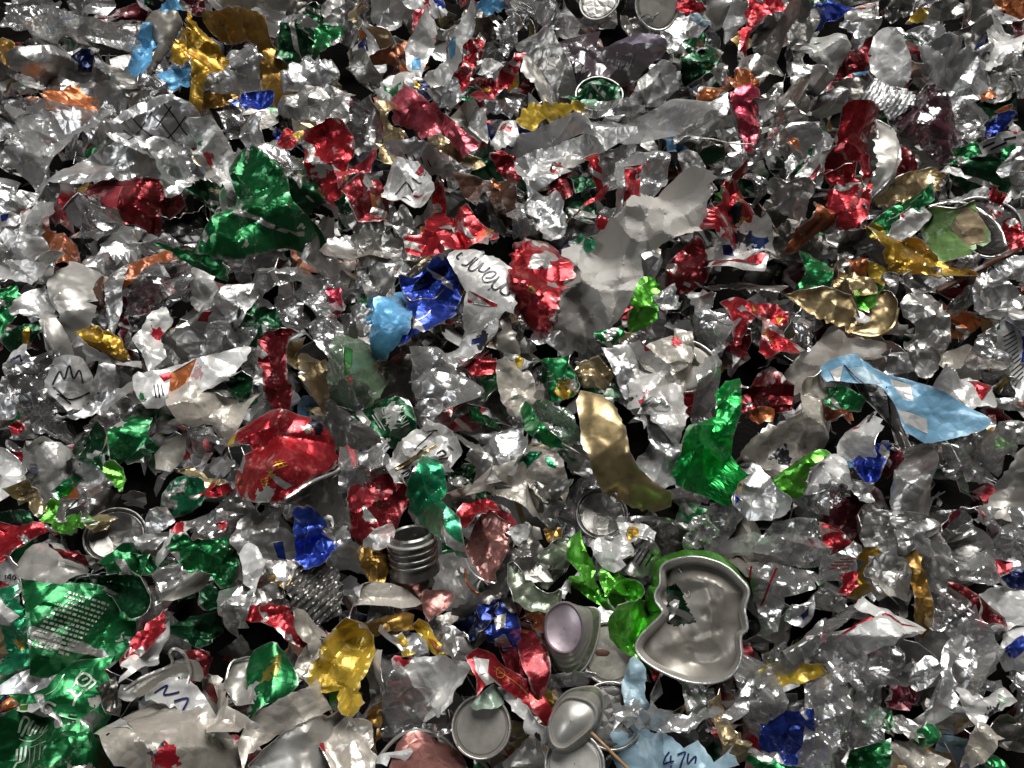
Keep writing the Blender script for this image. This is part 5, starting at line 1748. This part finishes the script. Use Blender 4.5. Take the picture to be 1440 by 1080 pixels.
# fine print rows on the green can wall
def fine_print():
    host = [o for o in COL.objects if o.get('label', '').startswith('large green can wall covered')][0]
    me = host.data
    M = np.array(host.matrix_basis)
    V = np.array([v.co for v in me.vertices])[:len(me.vertices) // 2]
    pl = Plane(M[:3, 3], M[:3, 2])
    rng = np.random.default_rng(9)
    RV, RF = [], []
    a0 = np.array([300, 640.0]); da = np.array([470, -330.0])
    for row in range(13):
        s0 = np.array([640, 330.0]) + np.array([-27, 36.0]) * row
        t = 0.0
        while t < 1:
            w_ = rng.uniform(0.04, 0.12)
            p0 = s0 + np.array([330, 95.0]) * t + np.array([-60, -10])
            p1 = s0 + np.array([330, 95.0]) * min(1, t + w_) + np.array([-60, -10])
            t += w_ + 0.03
            if rng.random() < 0.12:
                continue
            path = pl.local(spline([(0 + p[0] / 6, 780 + p[1] / 6) for p in (p0, (p0 + p1) / 2, p1)], 3))
            def hf(qq):
                d = ((qq[:, None, :] - V[None, :, :2]) ** 2).sum(2)
                i = np.argsort(d, 1)[:, :3]
                w3 = 1 / (np.take_along_axis(d, i, 1) + 1e-9)
                return (V[i, 2] * w3).sum(1) / w3.sum(1)
            Vr, Fr = ribbon_faces(path, rng.uniform(2.0, 3.2) * 0.0007, hf, 0.0008)
            s = len(RV)
            RV += [tuple(q) for q in Vr]
            RF += [tuple(i + s for i in f) for f in Fr]
    add_obj('fine_print', RV, RF, ['inkpale'], None, host, None, 0)['kind'] = 'stuff'
fine_print()

# ------------------------------------------------------------------ the uncountable lower layers of the heap: one object
def under_layers():
    rng = np.random.default_rng(42)
    protos = []
    for k in range(26):
        r2 = np.random.default_rng(500 + k)
        m = r2.integers(5, 9)
        an = np.sort(r2.uniform(0, 2 * math.pi, m)) + 0.001
        asp = r2.uniform(0.45, 1.0)
        rad = r2.uniform(0.6, 1.15, m)
        poly = np.column_stack([np.cos(an) * rad, np.sin(an) * rad * asp]) * 0.026
        outl = jagged(poly, 0.0045, 0.0014, r2)
        P2, T = tri_sheet(outl, 0.0052, r2)
        hf = Crumple(0.052, r2, r2.uniform(1.0, 1.7), r2.uniform(-0.1, 0.35))
        h = hf(P2)
        V = np.column_stack([P2, h - h.mean()])
        # one or two hard bends
        for _ in range(r2.integers(0, 3)):
            a = r2.uniform(0, 2 * math.pi)
            V = bend(V, np.array([math.cos(a), math.sin(a), 0]), r2.uniform(0.0, 0.010), r2.uniform(0.6, 1.9) * r2.choice([-1, 1]), 0.004)
        VV, F, side = shell(V, T, 0.00045)
        protos.append((np.array(VV), F, np.array(side)))
    cols = ['alu', 'aludark', 'white', 'whitewarm', 'red', 'darkred', 'green', 'greendark', 'blue', 'gold', 'orange', 'film', 'filmdark', 'champagne', 'sky', 'lime', 'maroon', 'smooth']
    wts = np.array([20, 18, 5, 5, 4, 8, 4, 10, 2, 2, 2, 6, 8, 3, 1, 1.0, 4, 5], float)
    wts /= wts.sum()
    slots = cols + ['rim']
    AV, AF, AM = [], [], []
    base = 0
    holes = HOLES
    count = 0
    tries = 0
    while count < 3000 and tries < 12000:
        tries += 1
        x, y = rng.uniform(-1.15, 1.15), rng.uniform(-0.62, 1.15)
        hz = heap_z(x, y)
        q = np.array([x, y, hz]) - CAM
        dz = q @ FWD
        px, py = PW / 2 + FPX * (q @ RGT) / dz, PH / 2 - FPX * (q @ UPV) / dz
        fr = -40 < px < PW + 40 and -40 < py < PH + 40
        if fr:
            z = rng.uniform(-0.07, hz - 0.075)
            if any((px - a) ** 2 + (py - b) ** 2 < r * r for a, b, r in holes):
                if rng.random() < 0.25:
                    continue
                z = -0.07
        else:
            z = rng.uniform(-0.02, hz + 0.028)
        V, F, side = protos[rng.integers(len(protos))]
        sc_ = rng.uniform(1.0, 2.2)
        q4 = rng.normal(0, 1, 3)
        tilt = rng.normal(0, 0.55, 2)
        Rm = np.array((Matrix.Rotation(tilt[0], 3, 'X') @ Matrix.Rotation(tilt[1], 3, 'Y') @ Matrix.Rotation(rng.uniform(0, 6.28), 3, 'Z')))
        W_ = (V * sc_) @ Rm.T
        lo = W_[:, 2].min()
        W_ = W_ + np.array([x, y, max(z, -0.082 - lo)])
        c = rng.choice(len(cols), p=wts)
        film = cols[c] in FILMS
        AV.append(W_)
        AF.append((base, F))
        b = c if film else (0 if rng.random() < 0.85 else 13)
        AM.append(np.where(side == 0, c, np.where(side == 1, b, c if film else len(cols))))
        base += len(W_)
        count += 1
    AF = [tuple(i + b for i in f) for b, F in AF for f in F]
    o = add_obj('shredded_metal_bed', np.vstack(AV), AF, slots, np.concatenate(AM), None, None, 28)
    tag(o, 'bed of small shredded can scraps filling the gaps under the larger pieces', 'scrap metal', None, 'stuff')
under_layers()

# ------------------------------------------------------------------ labels for scraps known only by their neighbours
def finish_labels():
    seen = {}
    for o, x, y, colour, sz, film in PENDING:
        near = sorted(LANDMARKS, key=lambda l: (l[0] - x) ** 2 + (l[1] - y) ** 2)
        near = [l for l in near if (l[0] - x) ** 2 + (l[1] - y) ** 2 > 1][:4]
        big = float(max(sz))
        size = 'small' if big < 34 else ('' if big < 62 else 'large')
        lab = ' '.join(q for q in (size, COLOUR.get(colour, colour), shape_word(sz[0], sz[1], film, None)) if q)
        full = None
        for i_, j_ in ((0, 1), (0, 2), (1, 2), (0, 3), (1, 3), (2, 3)):
            cand = f'{lab} between the {near[i_][2]} and the {near[j_][2]}'
            if len(cand.split()) <= 16 and cand not in seen:
                full = cand
                break
        if full is None:
            full = f'{lab} beside the {near[0][2]}'
        o['label'] = full
        seen.setdefault(full, []).append(o)
    for full, os_ in seen.items():
        if len(os_) > 1:
            for o in os_:
                o['group'] = full.split(' between ')[0].split(' beside ')[0] + ' pieces by the ' + full.split(' the ', 1)[1]
finish_labels()
